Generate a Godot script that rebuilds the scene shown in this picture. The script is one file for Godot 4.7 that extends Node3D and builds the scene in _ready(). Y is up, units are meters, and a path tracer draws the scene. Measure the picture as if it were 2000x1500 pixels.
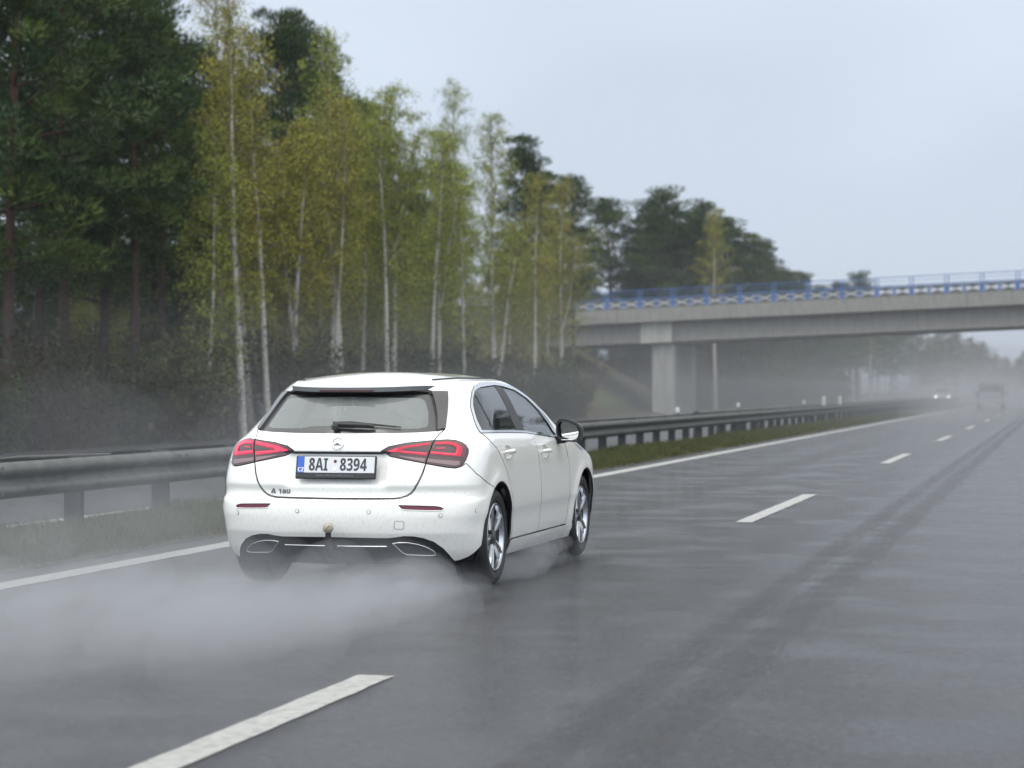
extends Node3D

# ------------------------------------------------------------------ helpers
class B:
	var v := PackedVector3Array()
	var n := PackedVector3Array()
	var c := PackedColorArray()
	var uv := PackedVector2Array()
	var ix := PackedInt32Array()
	var col := Color(1, 1, 1)

	func add(p: Vector3, nn: Vector3, t := Vector2.ZERO) -> int:
		v.append(p); n.append(nn); c.append(col); uv.append(t)
		return v.size() - 1

	func face(i: int, j: int, k: int) -> void:
		if (v[j] - v[i]).cross(v[k] - v[i]).dot(n[i] + n[j] + n[k]) > 0.0:
			ix.append_array([i, k, j])
		else:
			ix.append_array([i, j, k])

	func tri(a: Vector3, b: Vector3, d: Vector3, na: Vector3, nb: Vector3, nd: Vector3) -> void:
		face(add(a, na), add(b, nb), add(d, nd))

	func leaf(a: Vector3, b: Vector3, d: Vector3) -> void:
		var nn := (d - a).cross(b - a).normalized()
		var i := v.size()
		v.append(a); v.append(b); v.append(d)
		n.append(nn); n.append(nn); n.append(nn)
		c.append(col); c.append(col); c.append(col)
		uv.append(Vector2.ZERO); uv.append(Vector2.ZERO); uv.append(Vector2.ZERO)
		ix.append(i); ix.append(i + 1); ix.append(i + 2)

	func quad(a: Vector3, b: Vector3, d: Vector3, e: Vector3, nn: Vector3, ta := Vector2.ZERO, tb := Vector2.ZERO, td := Vector2.ZERO, te := Vector2.ZERO) -> void:
		var i := add(a, nn, ta)
		var j := add(b, nn, tb)
		var k := add(d, nn, td)
		var l := add(e, nn, te)
		face(i, j, k); face(i, k, l)

	# quad whose normal is turned away from the point "inside"
	func hex(a: Vector3, b: Vector3, d: Vector3, e: Vector3, inside: Vector3) -> void:
		var nn := (b - a).cross(d - a).normalized()
		if nn.length() < 0.5:
			nn = (d - a).cross(e - a).normalized()
		if nn.dot((a + b + d + e) * 0.25 - inside) < 0.0:
			nn = -nn
		quad(a, b, d, e, nn)

	# eight corners: bottom ring 0..3, top ring 4..7
	func block(p: Array) -> void:
		var m := Vector3.ZERO
		for q in p:
			m += q / 8.0
		hex(p[0], p[1], p[2], p[3], m); hex(p[4], p[5], p[6], p[7], m)
		for i in 4:
			var j := (i + 1) % 4
			hex(p[i], p[j], p[4 + j], p[4 + i], m)

	func box(at: Vector3, size: Vector3, bas := Basis.IDENTITY) -> void:
		var h := size * 0.5
		var p := []
		for y in [-h.y, h.y]:
			for q in [Vector2(-h.x, -h.z), Vector2(h.x, -h.z), Vector2(h.x, h.z), Vector2(-h.x, h.z)]:
				p.append(at + bas * Vector3(q.x, y, q.y))
		block(p)

	# box with chamfered edges
	func cham(at: Vector3, size: Vector3, r: float, bas := Basis.IDENTITY) -> void:
		var h := size * 0.5
		var g := h - Vector3(r, r, r)
		for ax in 3:
			for sg in [-1.0, 1.0]:
				var b1 := (ax + 1) % 3
				var b2 := (ax + 2) % 3
				var nn := Vector3.ZERO; nn[ax] = sg
				var q := []
				for k in [[-1, -1], [1, -1], [1, 1], [-1, 1]]:
					var w := Vector3.ZERO
					w[ax] = sg * h[ax]; w[b1] = k[0] * g[b1]; w[b2] = k[1] * g[b2]
					q.append(at + bas * w)
				quad(q[0], q[1], q[2], q[3], bas * nn)
		for ax in 3:
			var b1 := (ax + 1) % 3
			var b2 := (ax + 2) % 3
			for s1 in [-1.0, 1.0]:
				for s2 in [-1.0, 1.0]:
					var q := []
					for k in [[-1, 0], [1, 0], [1, 1], [-1, 1]]:
						var w := Vector3.ZERO
						w[ax] = k[0] * g[ax]
						w[b1] = s1 * (h[b1] if k[1] == 0 else g[b1])
						w[b2] = s2 * (g[b2] if k[1] == 0 else h[b2])
						q.append(at + bas * w)
					var nn := Vector3.ZERO; nn[b1] = s1; nn[b2] = s2
					quad(q[0], q[1], q[2], q[3], bas * nn.normalized())
		for sx in [-1.0, 1.0]:
			for sy in [-1.0, 1.0]:
				for sz in [-1.0, 1.0]:
					var nn := bas * Vector3(sx, sy, sz).normalized()
					tri(at + bas * Vector3(sx * h.x, sy * g.y, sz * g.z), at + bas * Vector3(sx * g.x, sy * h.y, sz * g.z), at + bas * Vector3(sx * g.x, sy * g.y, sz * h.z), nn, nn, nn)

	func tube(p: PackedVector3Array, r: PackedFloat32Array, sides: int, caps := true) -> void:
		var last := []
		var x := Vector3.ZERO
		for i in p.size():
			var t := (p[mini(i + 1, p.size() - 1)] - p[maxi(i - 1, 0)]).normalized()
			if x == Vector3.ZERO:
				x = t.cross(Vector3.FORWARD if absf(t.y) > 0.7 else Vector3.UP).normalized()
			x = (x - t * x.dot(t)).normalized()
			var y := t.cross(x)
			var ring := []
			for k in sides:
				var a := TAU * k / sides
				var d := x * cos(a) + y * sin(a)
				ring.append(add(p[i] + d * r[i], d))
			if i > 0:
				for k in sides:
					var k2 := (k + 1) % sides
					face(last[k], last[k2], ring[k2]); face(last[k], ring[k2], ring[k])
			elif caps and sides > 3:
				_cap(p[i], ring, -t)
			if caps and sides > 3 and i == p.size() - 1:
				_cap(p[i], ring, t)
			last = ring

	func _cap(at: Vector3, ring: Array, nn: Vector3) -> void:
		var o := add(at, nn)
		var q := []
		for k in ring:
			q.append(add(v[k], nn))
		for k in q.size():
			face(o, q[k], q[(k + 1) % q.size()])

	# profile of (radius, height) turned about the axis; hard edges between segments
	func lathe(prof: Array, xf: Transform3D, segs: int, from := 0.0, to := TAU) -> void:
		for i in prof.size() - 1:
			var a: Vector2 = prof[i]
			var b: Vector2 = prof[i + 1]
			var d := b - a
			var nr := Vector2(d.y, -d.x).normalized()
			var last := []
			for k in segs + 1:
				var t := from + (to - from) * k / segs
				var e := Vector3(cos(t), 0, sin(t))
				var nn := xf.basis * (e * nr.x + Vector3(0, nr.y, 0))
				var now := [add(xf * (e * a.x + Vector3(0, a.y, 0)), nn), add(xf * (e * b.x + Vector3(0, b.y, 0)), nn)]
				if k > 0:
					face(last[0], last[1], now[1]); face(last[0], now[1], now[0])
				last = now

	# flat outline in the xy plane, pulled along z
	func slab(poly: PackedVector2Array, depth: float, xf: Transform3D) -> void:
		var t := Geometry2D.triangulate_polygon(poly)
		for z in [-0.5 * depth, 0.5 * depth]:
			var nn := xf.basis * Vector3(0, 0, signf(z))
			for i in range(0, t.size(), 3):
				var q := []
				for k in 3:
					q.append(xf * Vector3(poly[t[i + k]].x, poly[t[i + k]].y, z))
				tri(q[0], q[1], q[2], nn, nn, nn)
		var turn := -1.0 if Geometry2D.is_polygon_clockwise(poly) else 1.0
		for i in poly.size():
			var a := poly[i]
			var b := poly[(i + 1) % poly.size()]
			var d := (b - a).normalized() * turn
			var nn := xf.basis * Vector3(d.y, -d.x, 0)
			quad(xf * Vector3(a.x, a.y, -0.5 * depth), xf * Vector3(b.x, b.y, -0.5 * depth), xf * Vector3(b.x, b.y, 0.5 * depth), xf * Vector3(a.x, a.y, 0.5 * depth), nn)

	func mirrored() -> B:
		var o := B.new()
		for i in v.size():
			o.v.append(Vector3(-v[i].x, v[i].y, v[i].z)); o.n.append(Vector3(-n[i].x, n[i].y, n[i].z))
		o.c = c.duplicate(); o.uv = uv.duplicate()
		for i in range(0, ix.size(), 3):
			o.ix.append_array([ix[i], ix[i + 2], ix[i + 1]])
		return o

	func join(o: B) -> B:
		var k := v.size()
		v.append_array(o.v); n.append_array(o.n); c.append_array(o.c); uv.append_array(o.uv)
		for i in o.ix:
			ix.append(i + k)
		return self

	func mesh() -> ArrayMesh:
		var a := []
		a.resize(Mesh.ARRAY_MAX)
		a[Mesh.ARRAY_VERTEX] = v; a[Mesh.ARRAY_NORMAL] = n; a[Mesh.ARRAY_COLOR] = c; a[Mesh.ARRAY_TEX_UV] = uv; a[Mesh.ARRAY_INDEX] = ix
		var m := ArrayMesh.new()
		m.add_surface_from_arrays(Mesh.PRIMITIVE_TRIANGLES, a)
		return m

class Curve1:
	var x := PackedFloat64Array()
	var y := PackedFloat64Array()
	var m := PackedFloat64Array()

	func _init(t: Array) -> void:
		for p in t:
			x.append(p[0]); y.append(p[1])
		var k := x.size()
		m.resize(k)
		for i in range(1, k - 1):
			var h0 := x[i] - x[i - 1]
			var h1 := x[i + 1] - x[i]
			var d0 := (y[i] - y[i - 1]) / h0
			var d1 := (y[i + 1] - y[i]) / h1
			m[i] = 0.0 if d0 * d1 <= 0.0 else (3.0 * h0 + 3.0 * h1) / ((2.0 * h1 + h0) / d0 + (h1 + 2.0 * h0) / d1)
		m[0] = (y[1] - y[0]) / (x[1] - x[0])
		m[k - 1] = (y[k - 1] - y[k - 2]) / (x[k - 1] - x[k - 2])

	func at(t: float) -> float:
		t = clampf(t, x[0], x[x.size() - 1])
		var i := 0
		while i < x.size() - 2 and t > x[i + 1]:
			i += 1
		var h := x[i + 1] - x[i]
		var q := (t - x[i]) / h
		var r := 1.0 - q
		return (1.0 + 2.0 * q) * r * r * y[i] + q * r * r * h * m[i] + q * q * (3.0 - 2.0 * q) * y[i + 1] - q * q * r * h * m[i + 1]

func numbered(called: String, parent: Node = self) -> String:
	if not parent.has_node(NodePath(called)):
		return called
	var i := 1
	while parent.has_node(NodePath("%s_%03d" % [called, i])):
		i += 1
	return "%s_%03d" % [called, i]

var used := {}
func fresh(called: String) -> String:
	var k: int = used.get(called, 0)
	used[called] = k + 1
	return called if k == 0 else "%s_%03d" % [called, k]

func tag(o: Node, label: String, category: String, group := "") -> Node:
	o.set_meta("label", label)
	o.set_meta("category", category)
	if group:
		o.set_meta("group", group)
	return o

func thing(called: String, label: String, category: String, at: Vector3, group := "", turn := 0.0) -> Node3D:
	var o := Node3D.new()
	o.name = fresh(called)
	add_child(o, true)
	o.position = at
	o.rotation.y = turn
	tag(o, label, category, group)
	return o

func part(called: String, b, m: Material, parent: Node) -> MeshInstance3D:
	var o := MeshInstance3D.new()
	o.name = fresh(called) if parent == self else numbered(called, parent)
	o.mesh = b.mesh() if b is B else b
	o.material_override = m
	parent.add_child(o, true)
	return o

func struct(called: String, b, m: Material) -> MeshInstance3D:
	var o := part(called, b, m, self)
	o.set_meta("kind", "structure")
	return o

func lin(r: float, g: float, b: float) -> Color:
	return Color(r, g, b).linear_to_srgb()

func mat(color: Color, rough := 0.6, metal := 0.0, spec := 0.5) -> StandardMaterial3D:
	var m := StandardMaterial3D.new()
	m.albedo_color = color
	m.roughness = rough
	m.metallic = metal
	m.metallic_specular = spec
	return m

func noise(freq: float, octaves := 4, kind := FastNoiseLite.TYPE_SIMPLEX_SMOOTH, sd := 1) -> FastNoiseLite:
	var f := FastNoiseLite.new()
	f.noise_type = kind
	f.frequency = freq
	f.fractal_octaves = octaves
	f.seed = sd
	return f

func ntex(f: FastNoiseLite, size: int, stops: Array, normal := 0.0) -> NoiseTexture2D:
	var t := NoiseTexture2D.new()
	t.width = size; t.height = size
	t.seamless = true
	t.seamless_blend_skirt = 0.15
	t.generate_mipmaps = false
	t.noise = f
	if normal > 0.0:
		t.as_normal_map = true
		t.bump_strength = normal
	else:
		var g := Gradient.new()
		g.offsets = PackedFloat32Array(stops.map(func(s): return s[0]))
		g.colors = PackedColorArray(stops.map(func(s): return s[1]))
		t.color_ramp = g
	return t

func glass_mat(tint: Color, a: float) -> StandardMaterial3D:
	var m := mat(tint, 0.02)
	m.transparency = BaseMaterial3D.TRANSPARENCY_ALPHA
	m.albedo_color.a = a
	return m

var M := {}

func vc(m: StandardMaterial3D) -> StandardMaterial3D:
	m.vertex_color_use_as_albedo = true
	return m

# ------------------------------------------------------------------ scene
func _ready() -> void:
	var cam := Camera3D.new()
	cam.name = "camera"
	add_child(cam)
	cam.position = Vector3(0, 1.31, 0)
	cam.rotation = Vector3(deg_to_rad(0.16), deg_to_rad(14.03), 0)
	var ca := CameraAttributesPhysical.new()
	ca.frustum_focal_length = 68.53
	ca.frustum_near = 0.1
	ca.frustum_far = 4000.0
	ca.frustum_focus_distance = 14.6
	ca.exposure_aperture = 2.5
	cam.attributes = ca
	cam.far = 4000.0
	cam.current = true
	var env := Environment.new()
	env.background_mode = Environment.BG_SKY
	env.tonemap_mode = Environment.TONE_MAPPER_LINEAR
	env.tonemap_exposure = 1.0
	env.sdfgi_enabled = true
	env.ssao_enabled = true
	env.ssil_enabled = true
	env.fog_enabled = true
	env.fog_density = 0.00025
	env.fog_light_color = lin(0.80, 0.84, 0.92)
	env.volumetric_fog_enabled = true
	env.volumetric_fog_density = 0.0
	var sky := Sky.new()
	var pano := PanoramaSkyMaterial.new()
	pano.panorama = ImageTexture.create_from_image(sky_image())
	sky.sky_material = pano
	env.sky = sky
	var we := WorldEnvironment.new()
	we.name = "world_environment"
	we.environment = env
	add_child(we)
	var sun := DirectionalLight3D.new()
	sun.name = "sun"
	sun.light_energy = 0.3
	sun.light_angular_distance = 30.0
	sun.light_color = Color(1.0, 0.985, 0.96)
	sun.shadow_enabled = true
	sun.rotation = Vector3(deg_to_rad(-58), deg_to_rad(-12), 0)
	add_child(sun)

	materials()
	ground()
	markings()
	guardrails()
	bridge()
	forest()
	hatchback()
	van()
	oncoming_car()
	delineators()
	mist()

# an overcast sky: brighter towards the zenith, faint banks of rain cloud
func sky_image() -> Image:
	var w := 1024
	var h := 512
	var im := Image.create(w, h, false, Image.FORMAT_RGBF)
	var f := noise(1.0, 4, FastNoiseLite.TYPE_SIMPLEX_SMOOTH, 11)
	for j in h:
		var el := PI * (0.5 - (j + 0.5) / h)
		for i in w:
			var az := TAU * (i + 0.5) / w
			var d := Vector3(cos(el) * cos(az), sin(el), cos(el) * sin(az))
			var s := maxf(d.y, 0.0)
			var lum := (0.64 + 1.86 * pow(s, 0.70)) * (0.89 - 0.46 * clampf(d.x * 1.6, -0.5, 0.5))
			var q := d / (maxf(d.y, 0.0) + 0.35)
			lum *= 1.0 + 0.24 * f.get_noise_3d(q.x * 0.9, 0.3, q.z * 0.9)
			var k := smoothstep(0.1, 0.8, s)
			im.set_pixel(i, j, Color(lum * lerpf(0.87, 1.0, k), lum * lerpf(0.985, 1.0, k), lum * lerpf(1.15, 0.98, k)))
	return im

func materials() -> void:
	# wet asphalt: dark stones in a film of water
	var a := mat(Color.WHITE, 1.0)
	a.uv1_triplanar = true
	a.uv1_world_triplanar = true
	a.uv1_scale = Vector3(0.21, 0.21, 0.21)
	a.albedo_texture = ntex(noise(0.035, 5, FastNoiseLite.TYPE_SIMPLEX_SMOOTH, 3), 2048, [[0.0, lin(0.014, 0.015, 0.018)], [0.4, lin(0.022, 0.023, 0.027)], [0.7, lin(0.034, 0.035, 0.040)], [1.0, lin(0.075, 0.075, 0.082)]])
	a.roughness_texture = ntex(noise(0.004, 5, FastNoiseLite.TYPE_SIMPLEX_SMOOTH, 5), 1024, [[0.0, Color(0.05, 0.05, 0.05)], [0.45, Color(0.11, 0.11, 0.11)], [1.0, Color(0.25, 0.25, 0.25)]])
	a.normal_enabled = true
	a.normal_texture = ntex(noise(0.19, 2, FastNoiseLite.TYPE_SIMPLEX, 9), 2048, [], 3.2)
	a.normal_scale = 0.75
	a.metallic_specular = 0.5
	M.asphalt = a
	var p := mat(Color.WHITE, 0.45)
	p.uv1_triplanar = true
	p.uv1_world_triplanar = true
	p.uv1_scale = Vector3(0.6, 0.6, 0.6)
	p.albedo_texture = ntex(noise(0.02, 5, FastNoiseLite.TYPE_SIMPLEX_SMOOTH, 21), 1024, [[0.0, lin(0.13, 0.13, 0.125)], [0.4, lin(0.29, 0.29, 0.275)], [1.0, lin(0.40, 0.40, 0.38)]])
	M.marking = p
	var k := mat(Color.WHITE, 0.5)
	k.transparency = BaseMaterial3D.TRANSPARENCY_ALPHA
	var ki := Image.create(128, 1024, false, Image.FORMAT_RGBA8)
	var kn := noise(0.03, 4, FastNoiseLite.TYPE_SIMPLEX_SMOOTH, 8)
	for j in 1024:
		for i in 128:
			var e := sin(PI * (i + 0.5) / 128.0)
			var v := smoothstep(0.0, 1.05, e + 0.45 * kn.get_noise_2d(i * 1.2, j * 0.35)) * (0.22 + 0.34 * kn.get_noise_2d(i * 3.0 + 300, j * 1.3))
			ki.set_pixel(i, j, Color(lin(0.036, 0.036, 0.04), clampf(v, 0.0, 1.0)))
	k.albedo_texture = ImageTexture.create_from_image(ki)
	M.wheel_track = k
	var g := vc(mat(Color.WHITE, 0.95, 0.0, 0.2))
	g.uv1_triplanar = true
	g.uv1_world_triplanar = true
	g.uv1_scale = Vector3(0.25, 0.25, 0.25)
	g.albedo_texture = ntex(noise(0.02, 6, FastNoiseLite.TYPE_SIMPLEX_SMOOTH, 31), 1024, [[0.0, lin(0.45, 0.42, 0.38)], [0.5, lin(0.8, 0.78, 0.72)], [1.0, lin(1.0, 1.0, 1.0)]])
	M.soil = g
	var steel := mat(Color.WHITE, 0.72, 0.0, 0.35)
	steel.uv1_triplanar = true
	steel.uv1_world_triplanar = true
	steel.uv1_scale = Vector3(0.7, 0.7, 0.7)
	steel.albedo_texture = ntex(noise(0.012, 5, FastNoiseLite.TYPE_SIMPLEX_SMOOTH, 41), 512, [[0.0, lin(0.045, 0.049, 0.046)], [0.5, lin(0.075, 0.081, 0.077)], [1.0, lin(0.12, 0.126, 0.12)]])
	M.steel = steel
	M.post_steel = mat(lin(0.04, 0.044, 0.044), 0.7, 0.0, 0.3)
	var con := mat(Color.WHITE, 0.85)
	con.uv1_triplanar = true
	con.uv1_world_triplanar = true
	con.uv1_scale = Vector3(0.33, 0.05, 0.33)
	con.albedo_texture = ntex(noise(0.012, 6, FastNoiseLite.TYPE_SIMPLEX_SMOOTH, 51), 1024, [[0.0, lin(0.17, 0.163, 0.148)], [0.5, lin(0.22, 0.213, 0.195)], [1.0, lin(0.27, 0.263, 0.245)]])
	M.concrete = con
	var con2: StandardMaterial3D = con.duplicate()
	con2.albedo_texture = ntex(noise(0.012, 6, FastNoiseLite.TYPE_SIMPLEX_SMOOTH, 52), 512, [[0.0, lin(0.24, 0.233, 0.212)], [0.5, lin(0.32, 0.312, 0.285)], [1.0, lin(0.39, 0.38, 0.35)]])
	M.concrete_pale = con2
	var con3: StandardMaterial3D = con2.duplicate()
	con3.albedo_texture = ntex(noise(0.012, 6, FastNoiseLite.TYPE_SIMPLEX_SMOOTH, 53), 512, [[0.0, lin(0.36, 0.35, 0.315)], [0.5, lin(0.44, 0.43, 0.39)], [1.0, lin(0.5, 0.49, 0.45)]])
	M.concrete_new = con3
	M.blue = mat(lin(0.045, 0.12, 0.33), 0.4)
	M.lattice = mat(lin(0.42, 0.44, 0.47), 0.5)
	# plants
	var needle := vc(mat(Color.WHITE, 0.55, 0.0, 0.3))
	M.needle = needle
	var leafm := vc(mat(Color.WHITE, 0.5, 0.0, 0.3))
	leafm.backlight_enabled = true
	leafm.backlight = Color(0.55, 0.55, 0.55)
	M.leaf = leafm
	var bark := vc(mat(Color.WHITE, 0.9, 0.0, 0.2))
	bark.uv1_triplanar = true
	bark.uv1_scale = Vector3(1.2, 0.35, 1.2)
	bark.albedo_texture = ntex(noise(0.03, 4, FastNoiseLite.TYPE_SIMPLEX_SMOOTH, 61), 512, [[0.0, lin(0.5, 0.5, 0.5)], [1.0, lin(1, 1, 1)]])
	M.bark = bark
	var white := vc(mat(Color.WHITE, 0.8, 0.0, 0.3))
	white.uv1_triplanar = true
	white.uv1_scale = Vector3(0.5, 1.6, 0.5)
	white.albedo_texture = ntex(noise(0.02, 4, FastNoiseLite.TYPE_SIMPLEX_SMOOTH, 62), 512, [[0.0, lin(0.12, 0.11, 0.1)], [0.36, lin(0.35, 0.33, 0.3)], [0.46, lin(0.85, 0.84, 0.8)], [1.0, lin(1, 1, 1)]])
	M.birch_bark = white
	M.grass = vc(mat(Color.WHITE, 0.5, 0.0, 0.3))
	M.grass.backlight_enabled = true
	M.grass.backlight = Color(0.4, 0.4, 0.4)
	# car
	var paint := mat(Color.WHITE, 0.35)
	paint.clearcoat_enabled = true
	paint.clearcoat = 1.0
	paint.clearcoat_roughness = 0.04
	paint.uv1_triplanar = true
	paint.uv1_scale = Vector3(1.3, 0.42, 1.3)
	paint.albedo_texture = ntex(noise(0.05, 5, FastNoiseLite.TYPE_SIMPLEX_SMOOTH, 71), 1024, [[0.0, lin(0.60, 0.585, 0.53)], [0.22, lin(0.74, 0.735, 0.69)], [0.4, lin(0.82, 0.82, 0.785)], [1.0, lin(0.845, 0.84, 0.81)]])
	M.paint = paint
	M.black_gloss = mat(lin(0.012, 0.012, 0.014), 0.12)
	M.black_gloss.clearcoat_enabled = true
	M.black_plastic = mat(lin(0.022, 0.023, 0.026), 0.5)
	M.dark_trim = mat(lin(0.17, 0.18, 0.185), 0.35)
	M.gap = mat(lin(0.01, 0.01, 0.01), 0.9)
	M.chrome = mat(lin(0.75, 0.76, 0.78), 0.16, 1.0)
	M.alloy = mat(lin(0.52, 0.53, 0.55), 0.22, 1.0)
	M.alloy_dark = mat(lin(0.10, 0.10, 0.11), 0.35, 0.8)
	M.rubber = mat(lin(0.014, 0.014, 0.015), 0.65)
	M.cabin = mat(lin(0.035, 0.036, 0.038), 0.8)
	M.seat = mat(lin(0.028, 0.029, 0.031), 0.75)
	M.glass = glass_mat(lin(0.02, 0.024, 0.023), 0.30)
	M.rear_glass = glass_mat(lin(0.30, 0.325, 0.32), 0.48)
	M.lens = mat(lin(0.085, 0.008, 0.016), 0.08)
	M.lens.clearcoat_enabled = true
	M.lens_dark = mat(lin(0.035, 0.006, 0.010), 0.1)
	M.lens_dark.clearcoat_enabled = true
	M.lens_clear = mat(lin(0.20, 0.12, 0.12), 0.15)
	M.lens_clear.clearcoat_enabled = true
	var glow := mat(lin(0.5, 0.02, 0.05), 0.2)
	glow.emission_enabled = true
	glow.emission = lin(0.80, 0.045, 0.11)
	glow.emission_energy_multiplier = 0.9
	M.tail_glow = glow
	M.tail_dim = mat(lin(0.42, 0.015, 0.04), 0.15)
	M.tail_dim.emission_enabled = true
	M.tail_dim.emission = lin(0.35, 0.012, 0.03)
	M.tail_dim.emission_energy_multiplier = 0.45
	M.reflector = mat(lin(0.13, 0.018, 0.035), 0.15)
	M.plate = mat(lin(0.62, 0.63, 0.65), 0.3)
	M.plate_blue = mat(lin(0.035, 0.11, 0.50), 0.35)
	M.ink = mat(lin(0.03, 0.034, 0.04), 0.5)
	M.white_ink = mat(lin(0.75, 0.77, 0.8), 0.5)
	M.grey_ink = mat(lin(0.16, 0.17, 0.19), 0.5)
	M.beige = mat(lin(0.34, 0.31, 0.25), 0.6)
	M.disc = mat(lin(0.25, 0.25, 0.25), 0.35, 0.9)
	M.mirror = mat(lin(0.8, 0.82, 0.82), 0.03, 1.0)
	var hl := mat(lin(1, 1, 1), 0.3)
	hl.emission_enabled = true
	hl.emission = lin(1.0, 0.97, 0.92)
	hl.emission_energy_multiplier = 8.0
	M.headlight = hl
	M.van_paint = mat(lin(0.80, 0.81, 0.82), 0.3)
	M.silver = mat(lin(0.34, 0.36, 0.39), 0.25, 0.4)
	M.tinted = mat(lin(0.015, 0.017, 0.02), 0.06)
	M.orange = mat(lin(0.75, 0.22, 0.03), 0.3)
	M.post_white = mat(lin(0.50, 0.50, 0.48), 0.45)

# ------------------------------------------------------------------ ground
func bend(d: float) -> float:  # the road bears right far ahead
	return 0.0 if d < 250.0 else 13.0 * pow((d - 250.0) / 260.0, 2.0)

func along(from: float, to: float) -> PackedFloat32Array:
	var o := PackedFloat32Array()
	var d := from
	while d < to:
		o.append(d)
		d += 4.0 if d < 120.0 else 10.0 if d < 300.0 else 25.0
	o.append(to)
	return o

func ribbon(x0: float, x1: float, y: float, from: float, to: float, tile := 0.0, rough_edge := 0.0, sd := 0) -> B:
	var b := B.new()
	var rng := RandomNumberGenerator.new()
	rng.seed = 100 + sd
	var last := []
	var ds := PackedFloat32Array()
	if rough_edge > 0.0:
		var d := from
		while d < to:
			ds.append(d)
			d += 0.12 if d < 30.0 else 0.4 if d < 60.0 else 5.0 if d < 150.0 else 15.0
		ds.append(to)
	else:
		ds = along(from, to)
	for d in ds:
		var e := bend(d)
		var j0 := rng.randf_range(-1, 1) * rough_edge
		var j1 := rng.randf_range(-1, 1) * rough_edge
		var t := d / tile if tile > 0.0 else 0.0
		var now := [b.add(Vector3(x0 + e + j0, y, -d), Vector3.UP, Vector2(0, t)), b.add(Vector3(x1 + e + j1, y, -d), Vector3.UP, Vector2(1, t))]
		if last:
			b.face(last[0], last[1], now[1]); b.face(last[0], now[1], now[0])
		last = now
	return b

func deck_y(x: float) -> float:
	return 7.08 + 0.039 * (x + 25.7)

func land(x: float, d: float) -> float:
	var xe := x - bend(d)
	var y := -0.06
	if xe < -21.5:
		y -= 0.5 * smoothstep(-21.5, -23.5, xe) * smoothstep(-29.0, -25.0, xe)
	# embankments that carry the road over the bridge
	var side := absf(d - 155.5)
	var top := deck_y(x) - 0.5
	var l := clampf((-29.0 - x) / 9.5, 0.0, 1.0)
	var r := clampf((x - 9.0) / 9.5, 0.0, 1.0)
	var up := maxf(l, r) * top
	var fall := clampf(1.0 - (side - 6.5) / 9.5, 0.0, 1.0)
	var bank := minf(up, fall * top)
	return bank if bank > 0.02 else y

func ground() -> void:
	var b := B.new()
	var xs := PackedFloat32Array()
	var x := -160.0
	while x < 130.0:
		xs.append(x)
		x += 12.0 if x < -64.0 or x > 34.0 else 1.0 if x > -46 and x < 24 else 3.0
	var ds := PackedFloat32Array([-60])
	var d := -40.0
	while d < 1400.0:
		ds.append(d)
		d += 4.0 if d < 132.0 else 1.5 if d < 180.0 else 8.0 if d < 320.0 else 40.0
	var f := noise(0.09, 4, FastNoiseLite.TYPE_SIMPLEX_SMOOTH, 77)
	var rows := []
	for dd in ds:
		var row := []
		for xx in xs:
			var y := land(xx, dd)
			var e := 0.25
			var nn := Vector3(land(xx - e, dd) - land(xx + e, dd), 2 * e, -(land(xx, dd - e) - land(xx, dd + e))).normalized()
			var xe := xx - bend(dd)
			var g := f.get_noise_2d(xx, dd)
			var floor_c := Color(0.055, 0.042, 0.028).lerp(Color(0.085, 0.065, 0.04), 0.5 + 0.5 * g)
			var green := Color(0.045, 0.062, 0.02)
			var k := clampf(0.25 + g * 0.9, 0.0, 0.6)
			if xe > -23.5 and xe < 9.0:
				k = 0.9
			elif y > 0.5 and y < 4.6 and g > -0.25:
				k = 0.35 + 0.5 * smoothstep(3.0, 0.5, y)
			if y > 0.1:
				floor_c = Color(0.15, 0.125, 0.08).lerp(Color(0.11, 0.09, 0.055), 0.5 + 0.5 * g)
				green = Color(0.085, 0.115, 0.035)
			b.col = floor_c.lerp(green, k)
			row.append(b.add(Vector3(xx, y, -dd), nn))
		rows.append(row)
	for j in rows.size() - 1:
		for i in xs.size() - 1:
			b.face(rows[j][i], rows[j][i + 1], rows[j + 1][i + 1]); b.face(rows[j][i], rows[j + 1][i + 1], rows[j + 1][i])
	struct("ground", b, M.soil)
	struct("road", ribbon(-7.38, 4.3, 0.0, -30, 1300), M.asphalt)
	struct("opposite_road", ribbon(-21.2, -9.55, 0.0, -30, 1300), M.asphalt)
	# grassy median
	var m := B.new()
	var rng := RandomNumberGenerator.new()
	rng.seed = 5
	var last := []
	for dd in along(-30, 1300):
		var now := []
		for q in [[-9.62, -0.01], [-9.35, 0.01], [-8.5, 0.05], [-7.75, 0.04], [-7.30, 0.006]]:
			m.col = Color(0.05, 0.055, 0.028).lerp(Color(0.075, 0.066, 0.04), rng.randf())
			now.append(m.add(Vector3(q[0] + bend(dd), q[1], -dd), Vector3(0, 1, 0)))
		if last:
			for i in 4:
				m.face(last[i], last[i + 1], now[i + 1]); m.face(last[i], now[i + 1], now[i])
		last = now
	struct("median_strip", m, M.soil)
	grass()

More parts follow.
